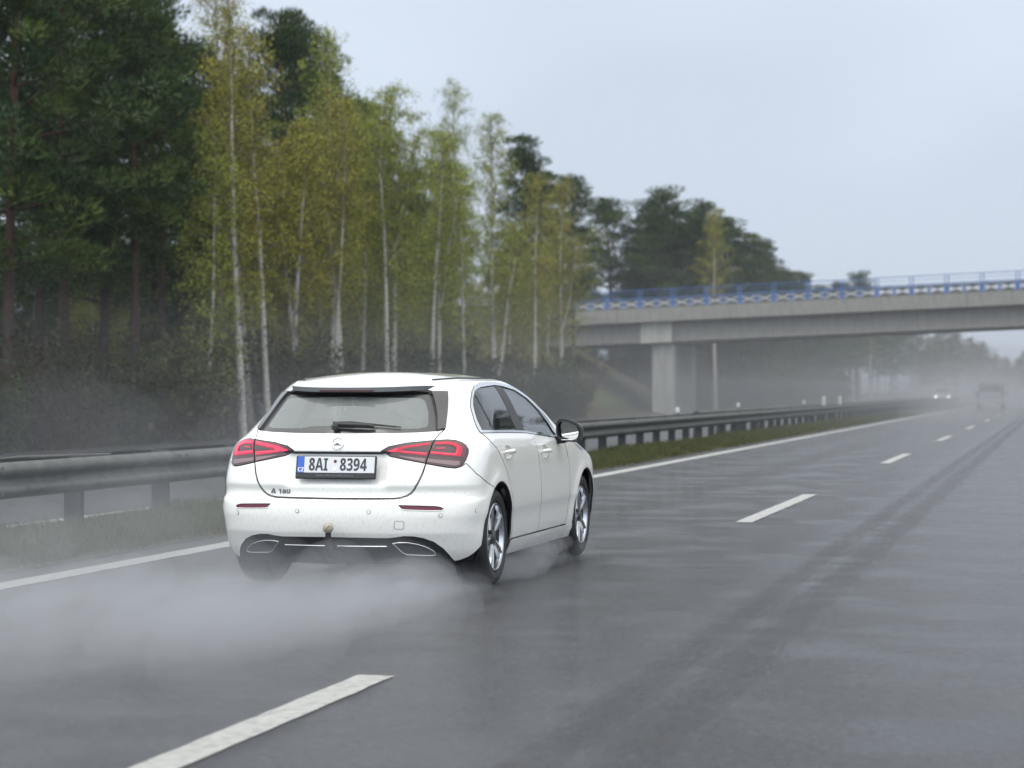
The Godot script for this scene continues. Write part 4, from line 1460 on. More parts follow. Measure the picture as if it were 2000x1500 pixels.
		for q in [[rd, bowl_r, 1.09, 0.885], [fd, bowl_f, 2.18, 0.862]]:
			var cup := panel(q[1], [], 0.0, -0.02)
			cup.join(rim(q[1], -0.02, 0.0))
			part("handle_recess", fl.call(cup), M.paint, q[0])
			var hb := B.new()
			var a := []
			for i in 9:
				var t := i / 8.0
				var k: Array = skin_at(DS([[q[2] - 0.125 + 0.25 * t, q[3] + 0.006], [q[2], q[3]]])[0])
				a.append(k[0] + k[1] * (0.008 + 0.028 * sin(PI * t)))
			var rr := PackedFloat32Array([0.008, 0.013, 0.0155, 0.0165, 0.017, 0.0165, 0.0155, 0.013, 0.008])
			hb.tube(PackedVector3Array(a), rr, 10)
			part("door_handle", fl.call(hb), M.paint, q[0])
		part("side_fin", fl.call(panel(fin, [], 0.002, 0.012).join(rim(fin, -0.012, 0.012))), M.black_gloss, tg)
		# tail lamps: the inner half rides on the tailgate
		var l1 := part("tail_lamp", fl.call(panel(lamp_out, [], 0.002, 0.003).join(rim(grow(lamp_out, -0.002), -0.015, 0.003))), M.lens_dark, car)
		var l2 := part("tail_lamp", fl.call(panel(lamp_in, [], 0.002, 0.003).join(rim(grow(lamp_in, -0.002), -0.015, 0.003))), M.lens_dark, car)
		var glow: Material = M.tail_glow
		part("lens", fl.call(panel(RX(ring([[0.622, 0.979], [0.69, 0.981], [0.745, 0.972], [0.785, 0.945], [0.797, 0.915], [0.795, 0.872], [0.60, 0.893]])), [RX(ring([[0.622, 0.952], [0.70, 0.952], [0.735, 0.94], [0.748, 0.92], [0.748, 0.902], [0.608, 0.915]]))], 0.0, 0.0045)), M.lens if sgn == 0 else M.tail_dim, l1)
		part("light_bar", fl.call(panel(RX(ring([[0.622, 0.972], [0.69, 0.973], [0.738, 0.962], [0.772, 0.935], [0.778, 0.905], [0.77, 0.880], [0.602, 0.900], [0.606, 0.915], [0.74, 0.900], [0.748, 0.915], [0.744, 0.935], [0.72, 0.951], [0.69, 0.957], [0.622, 0.958]])), [], 0.0, 0.0062)), glow if sgn == 1 else M.tail_dim, l1)
		part("light_bar", fl.call(panel(RX(ring([[0.606, 0.913], [0.742, 0.898], [0.747, 0.935], [0.754, 0.935], [0.751, 0.888], [0.605, 0.903]])), [], 0.0, 0.0075)), glow, l1)
		part("reversing_lamp", fl.call(panel(RX(ring([[0.592, 0.868], [0.775, 0.850], [0.772, 0.826], [0.755, 0.822], [0.590, 0.848]])), [], 0.0, 0.0055)), M.lens_clear, l1)
		part("light_bar", fl.call(panel(RX(ring([[0.635, 0.935], [0.682, 0.936], [0.682, 0.931], [0.635, 0.930]])), [], 0.0, 0.0065)), glow, l1)
		part("lens", fl.call(panel(RX(ring([[0.335, 0.920], [0.41, 0.949], [0.595, 0.974], [0.582, 0.882], [0.45, 0.898]])), [RX(ring([[0.425, 0.921], [0.590, 0.950], [0.583, 0.906]]))], 0.0, 0.0045)), M.lens if sgn == 0 else M.tail_dim, l2)
		part("light_bar", fl.call(panel(RX(ring([[0.335, 0.915], [0.40, 0.938], [0.44, 0.948], [0.595, 0.970], [0.593, 0.956], [0.445, 0.934], [0.425, 0.923], [0.445, 0.916], [0.583, 0.903], [0.580, 0.888], [0.43, 0.905], [0.40, 0.910]])), [], 0.0, 0.0062)), glow if sgn == 1 else M.tail_dim, l2)
		part("light_bar", fl.call(panel(RX(ring([[0.335, 0.915], [0.405, 0.939], [0.39, 0.911]])), [], 0.0, 0.0075)), glow, l2)
		part("light_bar", fl.call(panel(RX(ring([[0.43, 0.918], [0.583, 0.905], [0.582, 0.898], [0.43, 0.911]])), [], 0.0, 0.0075)), glow, l2)
		part("reversing_lamp", fl.call(panel(RX(ring([[0.40, 0.889], [0.576, 0.871], [0.573, 0.847], [0.46, 0.871]])), [], 0.0, 0.0055)), M.lens_clear, l2)
		part("rear_reflector", fl.call(panel(refl, [], 0.001, -0.004).join(rim(refl, -0.02, 0.0))), M.reflector, bp)
		part("reflector_rim", fl.call(bead(RX([[0.448, 0.551], [0.472, 0.5445], [0.60, 0.540], [0.694, 0.5385], [0.712, 0.549]]), 0.003, 0.001)), M.paint, bp)
		# parking sensors
		for q in [[0.242, 0.530], [0.690, 0.508], [0.872, 0.532]]:
			var d := RX([[q[0], q[1]], [q[0] + 0.01, q[1]]])[0]
			var k := skin_at(d)
			var sn := B.new()
			var y: Vector3 = k[1]
			var ax := y.cross(Vector3.UP).normalized()
			sn.lathe([Vector2(0.0135, -0.002), Vector2(0.0135, 0.0012), Vector2(0.0115, 0.0016)], Transform3D(Basis(ax, y, ax.cross(y)), k[0]), 16)
			part("sensor_ring", fl.call(sn), M.alloy_dark, bp)
			var sn2 := B.new()
			sn2.lathe([Vector2(0.0112, 0.0), Vector2(0.0105, 0.003), Vector2(0.0, 0.0034)], Transform3D(Basis(ax, y, ax.cross(y)), k[0]), 16)
			part("parking_sensor", fl.call(sn2), M.paint, bp)
		# exhaust trims
		var ex := RX(ring([[0.385, 0.329], [0.43, 0.335], [0.48, 0.335], [0.54, 0.324], [0.59, 0.306], [0.628, 0.281], [0.642, 0.262], [0.634, 0.252], [0.60, 0.250], [0.466, 0.256], [0.44, 0.270]]))
		part("exhaust_trim", fl.call(bead(ex, 0.0045, 0.007)), M.alloy, car)
		part("exhaust_opening", fl.call(panel(ex, [], 0.0, -0.02)), M.gap, car)
		for sa in [0.81, 3.54]:
			var ah := B.new()
			ah.lathe([Vector2(0.395, 0.0), Vector2(0.395, 0.36), Vector2(0.1, 0.36)], Transform3D(Basis(Vector3(0, 0, 1), Vector3(-1, 0, 0), Vector3(0, 1, 0)), Vector3(0.845, 0.325, HALF - sa)), 32, -0.12, PI + 0.12)
			part("wheel_arch", fl.call(ah), M.black_plastic, car)
		for sa in [0.81, 3.54]:
			var lip := B.new()
			var pl := PackedVector2Array()
			for i in 31:
				var t := lerpf(-0.12 * PI, 1.12 * PI, i / 30.0)
				pl.append(DS([[sa + 0.375 * cos(t), maxf(0.19, 0.325 + 0.375 * sin(t))], [sa, 0.7]])[0])
			part("arch_lip", fl.call(bead(pl, 0.008, -0.008)), M.black_plastic, car)
		# roof rail strip
		wheel(car, Vector3(0.86 * (-1.0 if sgn == 1 else 1.0), 0.328, HALF - 0.83), sgn == 1)
		wheel(car, Vector3(0.86 * (-1.0 if sgn == 1 else 1.0), 0.328, HALF - 3.54), sgn == 1)
		door_mirror(car, sgn == 1)
		part("headlamp", fl.call(panel(headlamp, [], 0.003, 0.002)), M.glass, car)
	part("front_bumper", both(panel(nose, [headlamp, grille, arch_f])), M.paint, car)
	part("grille", both(panel(grille, [], 0.0, -0.01)), M.black_plastic, car)
	part("bonnet", both(panel(hood, [])), M.paint, car)
	part("windscreen", both(panel(screen, [], 0.0, -0.003)), M.glass, car)
	var rw := part("rear_window", both(panel(clear, [], 0.0, -0.006)), M.rear_glass, tg)
	part("window_border", both(panel(window, [clear], 0.0, -0.0055)), M.black_gloss, tg)
	part("diffuser", both(panel(diffuser, [], 0.002, -0.006)), M.black_plastic, car)
	var ds := B.new()
	ds.join(bead(RX([[0.018, 0.306], [0.18, 0.307], [0.345, 0.308]]), 0.0045, 0.004)).join(bead(RX([[0.018, 0.306], [0.18, 0.307], [0.345, 0.308]]), 0.0045, 0.004).mirrored())
	part("diffuser_strip", ds, M.chrome, car)
	# edge of the sill and door feet
	roof(car, tg)
	# lip strip above the plate with the opening switch
	var lp := panel(RX([[-0.05, 0.897], [0.001, 0.897], [0.30, 0.897], [0.32, 0.905], [0.30, 0.9125], [0.001, 0.9125], [-0.05, 0.9125]]), [], 0.0, 0.002)
	part("handle_strip", both(lp), M.black_plastic, tg)
	plate(car)
	emblem(tg)
	# badge
	var bt := text_mesh("A 180", 0.034, 0.004, 700)
	var bo := part("model_badge", bt, M.alloy_dark, tg)
	var bq := skin_at(RX([[0.375, 0.655], [0.38, 0.655]])[0])
	bo.position = Vector3(-bq[0].x, bq[0].y, bq[0].z) + Vector3(-bq[1].x, bq[1].y, bq[1].z) * 0.003
	bo.rotation = Vector3(-0.22, -0.10, 0)
	bo.scale = Vector3(1.15, 0.9, 1)
	# tow bar cover line on the bumper
	var hk := []
	for i in 33:
		var t := TAU * i / 32.0
		hk.append([0.437 + 0.031 * signf(cos(t)) * pow(absf(cos(t)), 0.4), 0.447 + 0.026 * signf(sin(t)) * pow(absf(sin(t)), 0.4)])
	part("tow_eye_cover", bead(RX(hk), 0.0013, 0.0002), M.alloy_dark, bp)
	tow_bar(car)
	wiper(tg)
	cabin(car)

func roof(car: Node3D, tg: Node3D) -> void:
	var b := B.new()
	var np := gp.size()
	var top := (gv.size() - 1) * np
	var cols := 14
	var pos := []
	for i in np:
		var e: Vector3 = g_pos[top + i]
		var s := HALF - e.z
		var h := 0.058 - 0.012 * smoothstep(1.9, 2.3, s)
		var row := []
		for k in cols + 1:
			var t := 1.0 - k / float(cols)
			row.append(Vector3(e.x * t, e.y + h * pow(absf(e.x) / 0.6, 2.0) * (1.0 - t * t), e.z))
		pos.append(row)
	var id := []
	for i in np:
		var row := []
		for k in cols + 1:
			var a: Vector3 = pos[mini(i + 1, np - 1)][k] - pos[maxi(i - 1, 0)][k]
			var c: Vector3 = pos[i][mini(k + 1, cols)] - pos[i][maxi(k - 1, 0)]
			var nn := a.cross(c).normalized()
			if nn.length() < 0.5 or i < 3 or i > np - 4:
				nn = Vector3(0, 1, 0.1 if i < 4 else -0.1).normalized()
			if nn.y < 0.0:
				nn = -nn
			if k == 0 and i > 3:
				nn = (nn + g_nrm[top + i]).normalized()
			row.append(b.add(pos[i][k], nn))
		id.append(row)
	for i in np - 1:
		for k in cols:
			b.face(id[i][k], id[i][k + 1], id[i + 1][k + 1]); b.face(id[i][k], id[i + 1][k + 1], id[i + 1][k])
	part("roof", both(b), M.paint, car)
	# roof ditch trims
	for sg in [-1.0, 1.0]:
		var o := B.new()
		var p := PackedVector3Array()
		var r := PackedFloat32Array()
		for i in range(0, 120, 2):
			var s: float = HALF - g_pos[top + i].z
			if s > 0.72 and s < 2.3:
				var q: Vector3 = pos[i][1].lerp(pos[i][2], 0.3)
				p.append(Vector3(q.x * sg, q.y + 0.001, q.z)); r.append(0.0085)
		o.tube(p, r, 6)
		part("roof_trim", o, M.black_plastic, car)
	# spoiler lip carried on from the roof
	var sp := B.new()
	var under := B.new()
	var edge := B.new()
	var last := []
	for i in np:
		if gp[i] > 0.80:
			break
		var e: Vector3 = g_pos[top + i]
		var w := 1.0 - smoothstep(0.45, 0.80, gp[i])
		var back := 0.175 * (0.25 + 0.75 * w)
		var t := e + Vector3(-0.012 * gp[i], -0.026 - 0.012 * (1.0 - w), back)
		if w <= 0.001:
			t = e + Vector3(0, -0.01, 0.02)
		var u := t + Vector3(0, -0.030 * (0.35 + 0.65 * w), -0.006)
		var low := cp(hull(gp[i], 1.305)) + Vector3(0, 0, 0.004)
		var now := [e + Vector3(0, 0.0006, 0), e.lerp(t, 0.5) + Vector3(0, 0.003, 0), t, u, low]
		if last:
			for k in 2:
				var n0: Vector3 = Vector3(0, 1, 0.15).normalized()
				sp.quad(last[k], last[k + 1], now[k + 1], now[k], n0)
			edge.quad(last[2], last[3], now[3], now[2], Vector3(0, -0.15, 1).normalized())
			under.quad(last[3], last[4], now[4], now[3], Vector3(0, -1, 0.2).normalized())
		last = now
	part("spoiler", both(sp), M.paint, tg)
	part("spoiler_edge", both(edge), M.dark_trim, tg)
	part("spoiler_underside", both(under), M.black_plastic, tg)
	var bl := B.new()
	bl.cham(Vector3(0, 1.306, HALF - 0.279), Vector3(0.37, 0.020, 0.014), 0.004)
	part("third_brake_lamp", bl, M.lens_dark, tg)

func plate(car: Node3D) -> void:
	var t := Node3D.new()
	t.name = "number_plate"
	car.add_child(t, true)
	t.position = Vector3(0.008, 0.8175, HALF - 0.052)
	t.rotation.x = -0.20
	var f := B.new()
	f.cham(Vector3(0, -0.006, 0), Vector3(0.545, 0.152, 0.016), 0.006)
	part("plate_frame", f, M.black_plastic, t)
	var p := B.new()
	p.cham(Vector3(0, 0.010, 0.008), Vector3(0.522, 0.106, 0.004), 0.0015)
	part("plate_panel", p, M.plate, t)
	var e := B.new()
	e.box(Vector3(-0.2375, 0.010, 0.0104), Vector3(0.046, 0.104, 0.002))
	part("country_band", e, M.plate_blue, t)
	for q in [["8AI", -0.118, 0.010, 0.080, 0.745, M.ink, 700], ["8394", 0.118, 0.010, 0.080, 0.745, M.ink, 700], ["CZ", -0.2375, -0.023, 0.027, 0.95, M.white_ink, 700], ["www.praha.mercedes-benz.cz", -0.006, -0.0585, 0.0135, 1.0, M.grey_ink, 400]]:
		var o := part("lettering", text_mesh(q[0], q[3], 0.0016, q[6]), q[5], t)
		o.position = Vector3(q[1], q[2], 0.0112 if q[0] != "www.praha.mercedes-benz.cz" else 0.0085)
		o.scale = Vector3(q[4], 1, 1)
	var st := B.new()
	st.lathe([Vector2(0.012, 0.0), Vector2(0.012, 0.0012), Vector2(0.0, 0.0014)], Transform3D(Basis(Vector3(1, 0, 0), Vector3(0, 0, 1), Vector3(0, -1, 0)), Vector3(-0.005, 0.032, 0.0102)), 6)
	part("inspection_sticker", st, M.reflector, t)
	var st2 := B.new()
	st2.lathe([Vector2(0.0135, 0.0), Vector2(0.0135, 0.0012), Vector2(0.0, 0.0014)], Transform3D(Basis(Vector3(1, 0, 0), Vector3(0, 0, 1), Vector3(0, -1, 0)), Vector3(-0.007, -0.018, 0.0102)), 20)
	part("registration_seal", st2, M.white_ink, t)

func emblem(tg: Node3D) -> void:
	var k := skin_at(Vector2(0.001, 0.968))
	var b := B.new()
	var ring_p := PackedVector3Array()
	var rr := PackedFloat32Array()
	for i in 41:
		var a := TAU * i / 40.0
		ring_p.append(Vector3(0.038 * cos(a), 0.038 * sin(a), 0)); rr.append(0.0032)
	b.tube(ring_p, rr, 8)
	for i in 3:
		var a := PI / 2 + TAU * i / 3.0
		var d := Vector3(cos(a), sin(a), 0)
		var s := Vector3(-d.y, d.x, 0)
		var tip := d * 0.0375
		var z := Vector3(0, 0, 0.007)
		for sg in [-1.0, 1.0]:
			var foot: Vector3 = (d * 0.5 + s * sg * 0.866) * 0.0085
			b.leaf(z, tip, foot) if sg > 0 else b.leaf(z, foot, tip)
	var o := part("star_emblem", b, M.chrome, tg)
	o.position = k[0] + Vector3(0, 0, 0.006)
	o.rotation.x = -0.28

func tow_bar(car: Node3D) -> void:
	var b := B.new()
	b.tube(PackedVector3Array([Vector3(0, 0.24, HALF - 0.06), Vector3(0, 0.26, HALF + 0.04), Vector3(0, 0.31, HALF + 0.08), Vector3(0, 0.40, HALF + 0.085)]), PackedFloat32Array([0.026, 0.026, 0.024, 0.018]), 12)
	b.box(Vector3(0, 0.235, HALF - 0.03), Vector3(0.07, 0.07, 0.06))
	part("tow_bar", b, M.black_plastic, car)
	var c := B.new()
	var pr := []
	for i in 13:
		var a := -PI / 2 + PI * i / 12.0
		pr.append(Vector2(0.0345 * maxf(cos(a), 0.0 if i > 0 else 0.55), 0.036 * sin(a)))
	c.lathe(pr, Transform3D(Basis(Vector3.RIGHT, -0.2), Vector3(0, 0.430, HALF + 0.085)), 20)
	c.tube(PackedVector3Array([Vector3(-0.012, 0.418, HALF + 0.118), Vector3(0.002, 0.436, HALF + 0.122), Vector3(0.020, 0.448, HALF + 0.115)]), PackedFloat32Array([0.003, 0.003, 0.003]), 5)
	part("tow_ball_cap", c, M.beige, car)
	# belly, exhaust box and hangers under the floor
	var u := B.new()
	u.box(Vector3(0, 0.29, 0.0), Vector3(1.24, 0.2, 3.9))
	u.box(Vector3(0, 0.42, 0.0), Vector3(1.0, 0.2, 3.7))
	part("underbody", u, M.black_plastic, car)
	var s := B.new()
	for q in [[-0.10, 0.205], [0.04, 0.195], [0.085, 0.198], [0.17, 0.20]]:
		s.box(Vector3(q[0], q[1], HALF - 0.22), Vector3(0.024, 0.06, 0.02))
	s.tube(PackedVector3Array([Vector3(-0.30, 0.24, HALF - 0.35), Vector3(0.35, 0.24, HALF - 0.35)]), PackedFloat32Array([0.075, 0.075]), 12)
	part("silencer", s, M.black_plastic, car)

func wiper(tg: Node3D) -> void:
	var at := func(x: float, y: float, lift: float) -> Vector3:
		var k := skin_at(RX([[absf(x), y], [absf(x) + 0.01, y]])[0])
		var q: Vector3 = k[0] + Vector3(k[1].x, k[1].y, k[1].z) * lift
		return Vector3(q.x * signf(x), q.y, q.z)
	var b := B.new()
	b.tube(PackedVector3Array([at.call(-0.03, 1.072, 0.03), at.call(0.10, 1.066, 0.034), at.call(0.20, 1.064, 0.03), at.call(0.235, 1.062, 0.02)]), PackedFloat32Array([0.013, 0.017, 0.014, 0.010]), 8)
	part("wiper_arm", b, M.black_plastic, tg)
	var c := B.new()
	c.tube(PackedVector3Array([at.call(-0.045, 1.088, 0.012), at.call(0.08, 1.088, 0.016), at.call(0.23, 1.078, 0.014), at.call(0.40, 1.064, 0.010)]), PackedFloat32Array([0.011, 0.012, 0.007, 0.004]), 6)
	part("wiper_blade", c, M.rubber, tg)
	var d := B.new()
	d.cham(at.call(-0.02, 1.058, 0.022), Vector3(0.05, 0.04, 0.03), 0.01)
	part("wiper_pivot", d, M.black_plastic, tg)

func wheel(car: Node3D, at: Vector3, left: bool) -> void:
	var w := Node3D.new()
	w.name = numbered("wheel", car)
	car.add_child(w, true)
	w.position = at
	w.rotation.z = -PI / 2 if not left else PI / 2   # own +y points outwards
	w.rotation.y = 0.0
	var t := B.new()
	t.lathe([Vector2(0.222, -0.02), Vector2(0.24, 0.012), Vector2(0.275, 0.020), Vector2(0.300, 0.012), Vector2(0.316, -0.002), Vector2(0.325, -0.02), Vector2(0.327, -0.06), Vector2(0.322, -0.064), Vector2(0.327, -0.068), Vector2(0.328, -0.10), Vector2(0.322, -0.104), Vector2(0.328, -0.108), Vector2(0.327, -0.15), Vector2(0.322, -0.154), Vector2(0.326, -0.158), Vector2(0.322, -0.19), Vector2(0.30, -0.21), Vector2(0.22, -0.20)], Transform3D.IDENTITY, 56)
	part("tyre", t, M.rubber, w)
	var r := B.new()
	r.lathe([Vector2(0.230, 0.008), Vector2(0.222, 0.012), Vector2(0.212, 0.006), Vector2(0.205, -0.02), Vector2(0.198, -0.16)], Transform3D.IDENTITY, 56)
	# five broad spokes, each with a ridge down the middle
	for i in 5:
		var a := TAU * i / 5.0 + 0.3
		var e := Vector3(cos(a), 0, sin(a))
		var s := Vector3(-sin(a), 0, cos(a))
		var prev := []
		for q in [[0.03, 0.026, -0.012], [0.08, 0.026, -0.004], [0.15, 0.036, 0.004], [0.215, 0.052, 0.004]]:
			var c: Vector3 = e * q[0] + Vector3(0, q[2], 0)
			var now := [c - s * q[1] + Vector3(0, -0.022, 0), c - s * q[1] * 0.86 + Vector3(0, -0.003, 0), c - s * 0.006 + Vector3(0, 0.004, 0), c + s * 0.006 + Vector3(0, -0.004, 0), c + s * q[1] * 0.86 + Vector3(0, -0.003, 0), c + s * q[1] + Vector3(0, -0.022, 0)]
			if prev:
				for k in 5:
					r.hex(prev[k], prev[k + 1], now[k + 1], now[k], c + Vector3(0, -0.2, 0))
			prev = now
	part("rim", r, M.alloy, w)
	var h := B.new()
	h.lathe([Vector2(0.055, -0.03), Vector2(0.05, -0.004), Vector2(0.036, 0.0), Vector2(0.034, 0.004), Vector2(0.0, 0.006)], Transform3D.IDENTITY, 24)
	for i in 5:
		var a := TAU * (i + 0.5) / 5.0 + 0.3
		h.lathe([Vector2(0.009, -0.03), Vector2(0.009, -0.004), Vector2(0.0, -0.003)], Transform3D(Basis.IDENTITY, Vector3(cos(a), 0, sin(a)) * 0.056), 6)
	part("hub_cap", h, M.alloy_dark, w)
	var d := B.new()
	d.lathe([Vector2(0.15, -0.09), Vector2(0.15, -0.07), Vector2(0.06, -0.068), Vector2(0.06, -0.03)], Transform3D.IDENTITY, 40)
	d.lathe([Vector2(0.20, -0.15), Vector2(0.02, -0.14)], Transform3D.IDENTITY, 40)
	part("brake_disc", d, M.disc, w)

func door_mirror(car: Node3D, left: bool) -> void:
	var sg := -1.0 if left else 1.0
	var m := Node3D.new()
	m.name = numbered("door_mirror", car)
	car.add_child(m, true)
	m.position = Vector3(0.985 * sg, 1.005, HALF - 2.60)
	# housing: rounded, deeper ahead; open face to the rear
	var b := B.new()
	var rows := []
	for i in 13:
		var t := i / 12.0                      # 0 at the rear face, 1 at the front
		var k := pow(maxf(0.0, 1.0 - t * t), 0.45)
		var row := []
		for j in 28:
			var a := TAU * j / 28.0
			var cx := signf(cos(a)) * pow(absf(cos(a)), 0.72)
			var sy := signf(sin(a)) * pow(absf(sin(a)), 0.72)
			var px := (0.105 * cx * k) * sg + 0.004
			var py := (0.080 * sy) * k
			py -= 0.028 * cx * k * (1.0 if sy > 0 else 0.25)
			row.append(Vector3(px, py, 0.03 - 0.12 * t))
		rows.append(row)
	for i in 12:
		for j in 28:
			var j2 := (j + 1) % 28
			var n0: Vector3 = Vector3(rows[i][j].x, rows[i][j].y * 1.5, -0.06 * i / 12.0).normalized()
			var n1: Vector3 = Vector3(rows[i][j2].x, rows[i][j2].y * 1.5, -0.06 * i / 12.0).normalized()
			var n2: Vector3 = Vector3(rows[i + 1][j2].x, rows[i + 1][j2].y * 1.5, -0.06 * (i + 1) / 12.0).normalized()
			var n3: Vector3 = Vector3(rows[i + 1][j].x, rows[i + 1][j].y * 1.5, -0.06 * (i + 1) / 12.0).normalized()
			b.tri(rows[i][j], rows[i][j2], rows[i + 1][j2], n0, n1, n2); b.tri(rows[i][j], rows[i + 1][j2], rows[i + 1][j], n0, n2, n3)
	part("housing", b, M.black_gloss, m)
	var f := B.new()
	var g := B.new()
	var inner := PackedVector2Array()
	for j in 28:
		var q: Vector3 = rows[0][j]
		inner.append(Vector2(q.x * 0.80 - 0.008 * sg, q.y * 0.80))
		var q2: Vector3 = rows[0][(j + 1) % 28]
		f.quad(q, q2, Vector3(q2.x * 0.80 - 0.008 * sg, q2.y * 0.80, 0.022), Vector3(q.x * 0.80 - 0.008 * sg, q.y * 0.80, 0.022), Vector3(0, 0, 1))
	part("bezel", f, M.black_plastic, m)
	g.slab(inner, 0.004, Transform3D(Basis(Vector3.UP, -0.30 * sg) * Basis(Vector3.RIGHT, 0.03), Vector3(0, 0, 0.021)))
	part("mirror_glass", g, M.mirror, m)
	var s := B.new()
	s.block([Vector3(-0.12 * sg, -0.10, 0.0), Vector3(-0.05 * sg, -0.092, 0.0), Vector3(-0.05 * sg, -0.092, -0.05), Vector3(-0.12 * sg, -0.10, -0.07), Vector3(-0.14 * sg, -0.035, 0.025), Vector3(0.03 * sg, -0.06, 0.02), Vector3(0.03 * sg, -0.06, -0.06), Vector3(-0.14 * sg, -0.035, -0.08)])
	part("mirror_foot", s, M.black_plastic, m)
	var c := B.new()
	c.cham(Vector3(0.0, -0.066, 0.027), Vector3(0.12, 0.007, 0.008), 0.003)
	part("bright_strip", c, M.chrome, m)

func cabin(car: Node3D) -> void:
	var t := Node3D.new()
	t.name = "cabin"
	car.add_child(t, true)
	var soft := func(b: B, at: Vector3, size: Vector3, r: float, tilt := 0.0) -> void: b.cham(at, size, r, Basis(Vector3.RIGHT, tilt))
	for x in [-0.36, 0.36]:
		var b := B.new()
		soft.call(b, Vector3(x, 0.86, HALF - 2.02), Vector3(0.50, 0.62, 0.13), 0.05, 0.30)
		soft.call(b, Vector3(x, 0.52, HALF - 2.32), Vector3(0.50, 0.14, 0.5), 0.05)
		for y in [1.18]:
			b.tube(PackedVector3Array([Vector3(x - 0.05, 1.10, HALF - 1.97), Vector3(x - 0.05, 1.22, HALF - 1.93)]), PackedFloat32Array([0.008, 0.008]), 6)
			b.tube(PackedVector3Array([Vector3(x + 0.05, 1.10, HALF - 1.97), Vector3(x + 0.05, 1.22, HALF - 1.93)]), PackedFloat32Array([0.008, 0.008]), 6)
		soft.call(b, Vector3(x, 1.215, HALF - 1.93), Vector3(0.25, 0.17, 0.10), 0.04, 0.15)
		part("front_seat", b, M.seat, t)
	var r := B.new()
	soft.call(r, Vector3(0, 0.80, HALF - 1.12), Vector3(1.26, 0.56, 0.14), 0.05, 0.35)
	soft.call(r, Vector3(0, 0.50, HALF - 1.42), Vector3(1.26, 0.14, 0.5), 0.05)
	for x in [-0.42, 0.0, 0.42]:
		soft.call(r, Vector3(x, 1.06 if x != 0.0 else 1.03, HALF - 1.0), Vector3(0.24, 0.11, 0.08), 0.03, 0.2)
	part("rear_bench", r, M.seat, t)
	var d := B.new()
	soft.call(d, Vector3(0, 0.86, HALF - 2.95), Vector3(1.44, 0.24, 0.42), 0.06)
	part("dashboard", d, M.cabin, t)
	var s := B.new()
	var p := PackedVector3Array()
	var rr := PackedFloat32Array()
	for i in 33:
		var a := TAU * i / 32.0
		p.append(Vector3(-0.36 + 0.185 * cos(a), 0.95 + 0.17 * sin(a), HALF - 2.60 - 0.075 * sin(a))); rr.append(0.015)
	s.tube(p, rr, 8)
	s.box(Vector3(-0.36, 0.94, HALF - 2.61), Vector3(0.32, 0.05, 0.03))
	part("steering_wheel", s, M.cabin, t)
	var f := B.new()
	f.box(Vector3(0, 0.40, HALF - 2.0), Vector3(1.5, 0.04, 2.9))
	f.box(Vector3(0, 0.96, HALF - 0.72), Vector3(1.1, 0.02, 0.62))
	part("cabin_floor", f, M.cabin, t)
	var hl := B.new()
	hl.cham(Vector3(0, 1.365, HALF - 1.5), Vector3(1.06, 0.02, 1.3), 0.008)
	part("headliner", hl, M.cabin, t)
	var im := B.new()
	im.cham(Vector3(0.0, 1.28, HALF - 2.38), Vector3(0.22, 0.06, 0.03), 0.012)
	part("rear_view_mirror", im, M.black_plastic, t)

# ------------------------------------------------------------------ other traffic
# a body swept across its width from a side outline, drawn in at the top
func swept(outline: Array, w: float, tuck: Callable) -> B:
	var b := B.new()
	var cols := 8
	var n := outline.size()
	var pos := []
	for i in n:
		var row := []
		for k in cols + 1:
			var t := k / float(cols) * 2.0 - 1.0
			var y: float = outline[i][1]
			var half := w * 0.5 * float(tuck.call(y))
			row.append(Vector3(half * sin(t * PI / 2), y - 0.03 * t * t * (1.0 if y > 0.9 else 0.0), outline[i][0] + (0.10 * t * t * (1.0 if outline[i][0] < 0.0 else -1.0))))
		pos.append(row)
	for i in n:
		var i2 := (i + 1) % n
		for k in cols:
			b.hex(pos[i][k], pos[i][k + 1], pos[i2][k + 1], pos[i2][k], Vector3(0, 0.8, (outline[i][0] + outline[i2][0]) * 0.25))
	for k in [0, cols]:
		var poly := PackedVector2Array()
		for i in n:
			poly.append(Vector2(outline[i][0], outline[i][1]))
		var ti := Geometry2D.triangulate_polygon(poly)
		var nn := Vector3(-1 if k == 0 else 1, 0.1, 0).normalized()
		for i in range(0, ti.size(), 3):
			b.tri(pos[ti[i]][k], pos[ti[i + 1]][k], pos[ti[i + 2]][k], nn, nn, nn)
	return b

func simple_wheel(parent: Node3D, at: Vector3) -> void:
	var sg := signf(at.x)
	var t := B.new()
	t.lathe([Vector2(0.19, 0.10), Vector2(0.29, 0.11), Vector2(0.32, 0.08), Vector2(0.32, -0.08), Vector2(0.29, -0.11), Vector2(0.19, -0.10)], Transform3D(Basis(Vector3(0, 0, 1), Vector3(sg, 0, 0), Vector3(0, 1, 0)), at), 24)
	t.lathe([Vector2(0.20, 0.06), Vector2(0.0, 0.08)], Transform3D(Basis(Vector3(0, 0, 1), Vector3(sg, 0, 0), Vector3(0, 1, 0)), at), 24)
	part("wheel", t, M.rubber, parent)

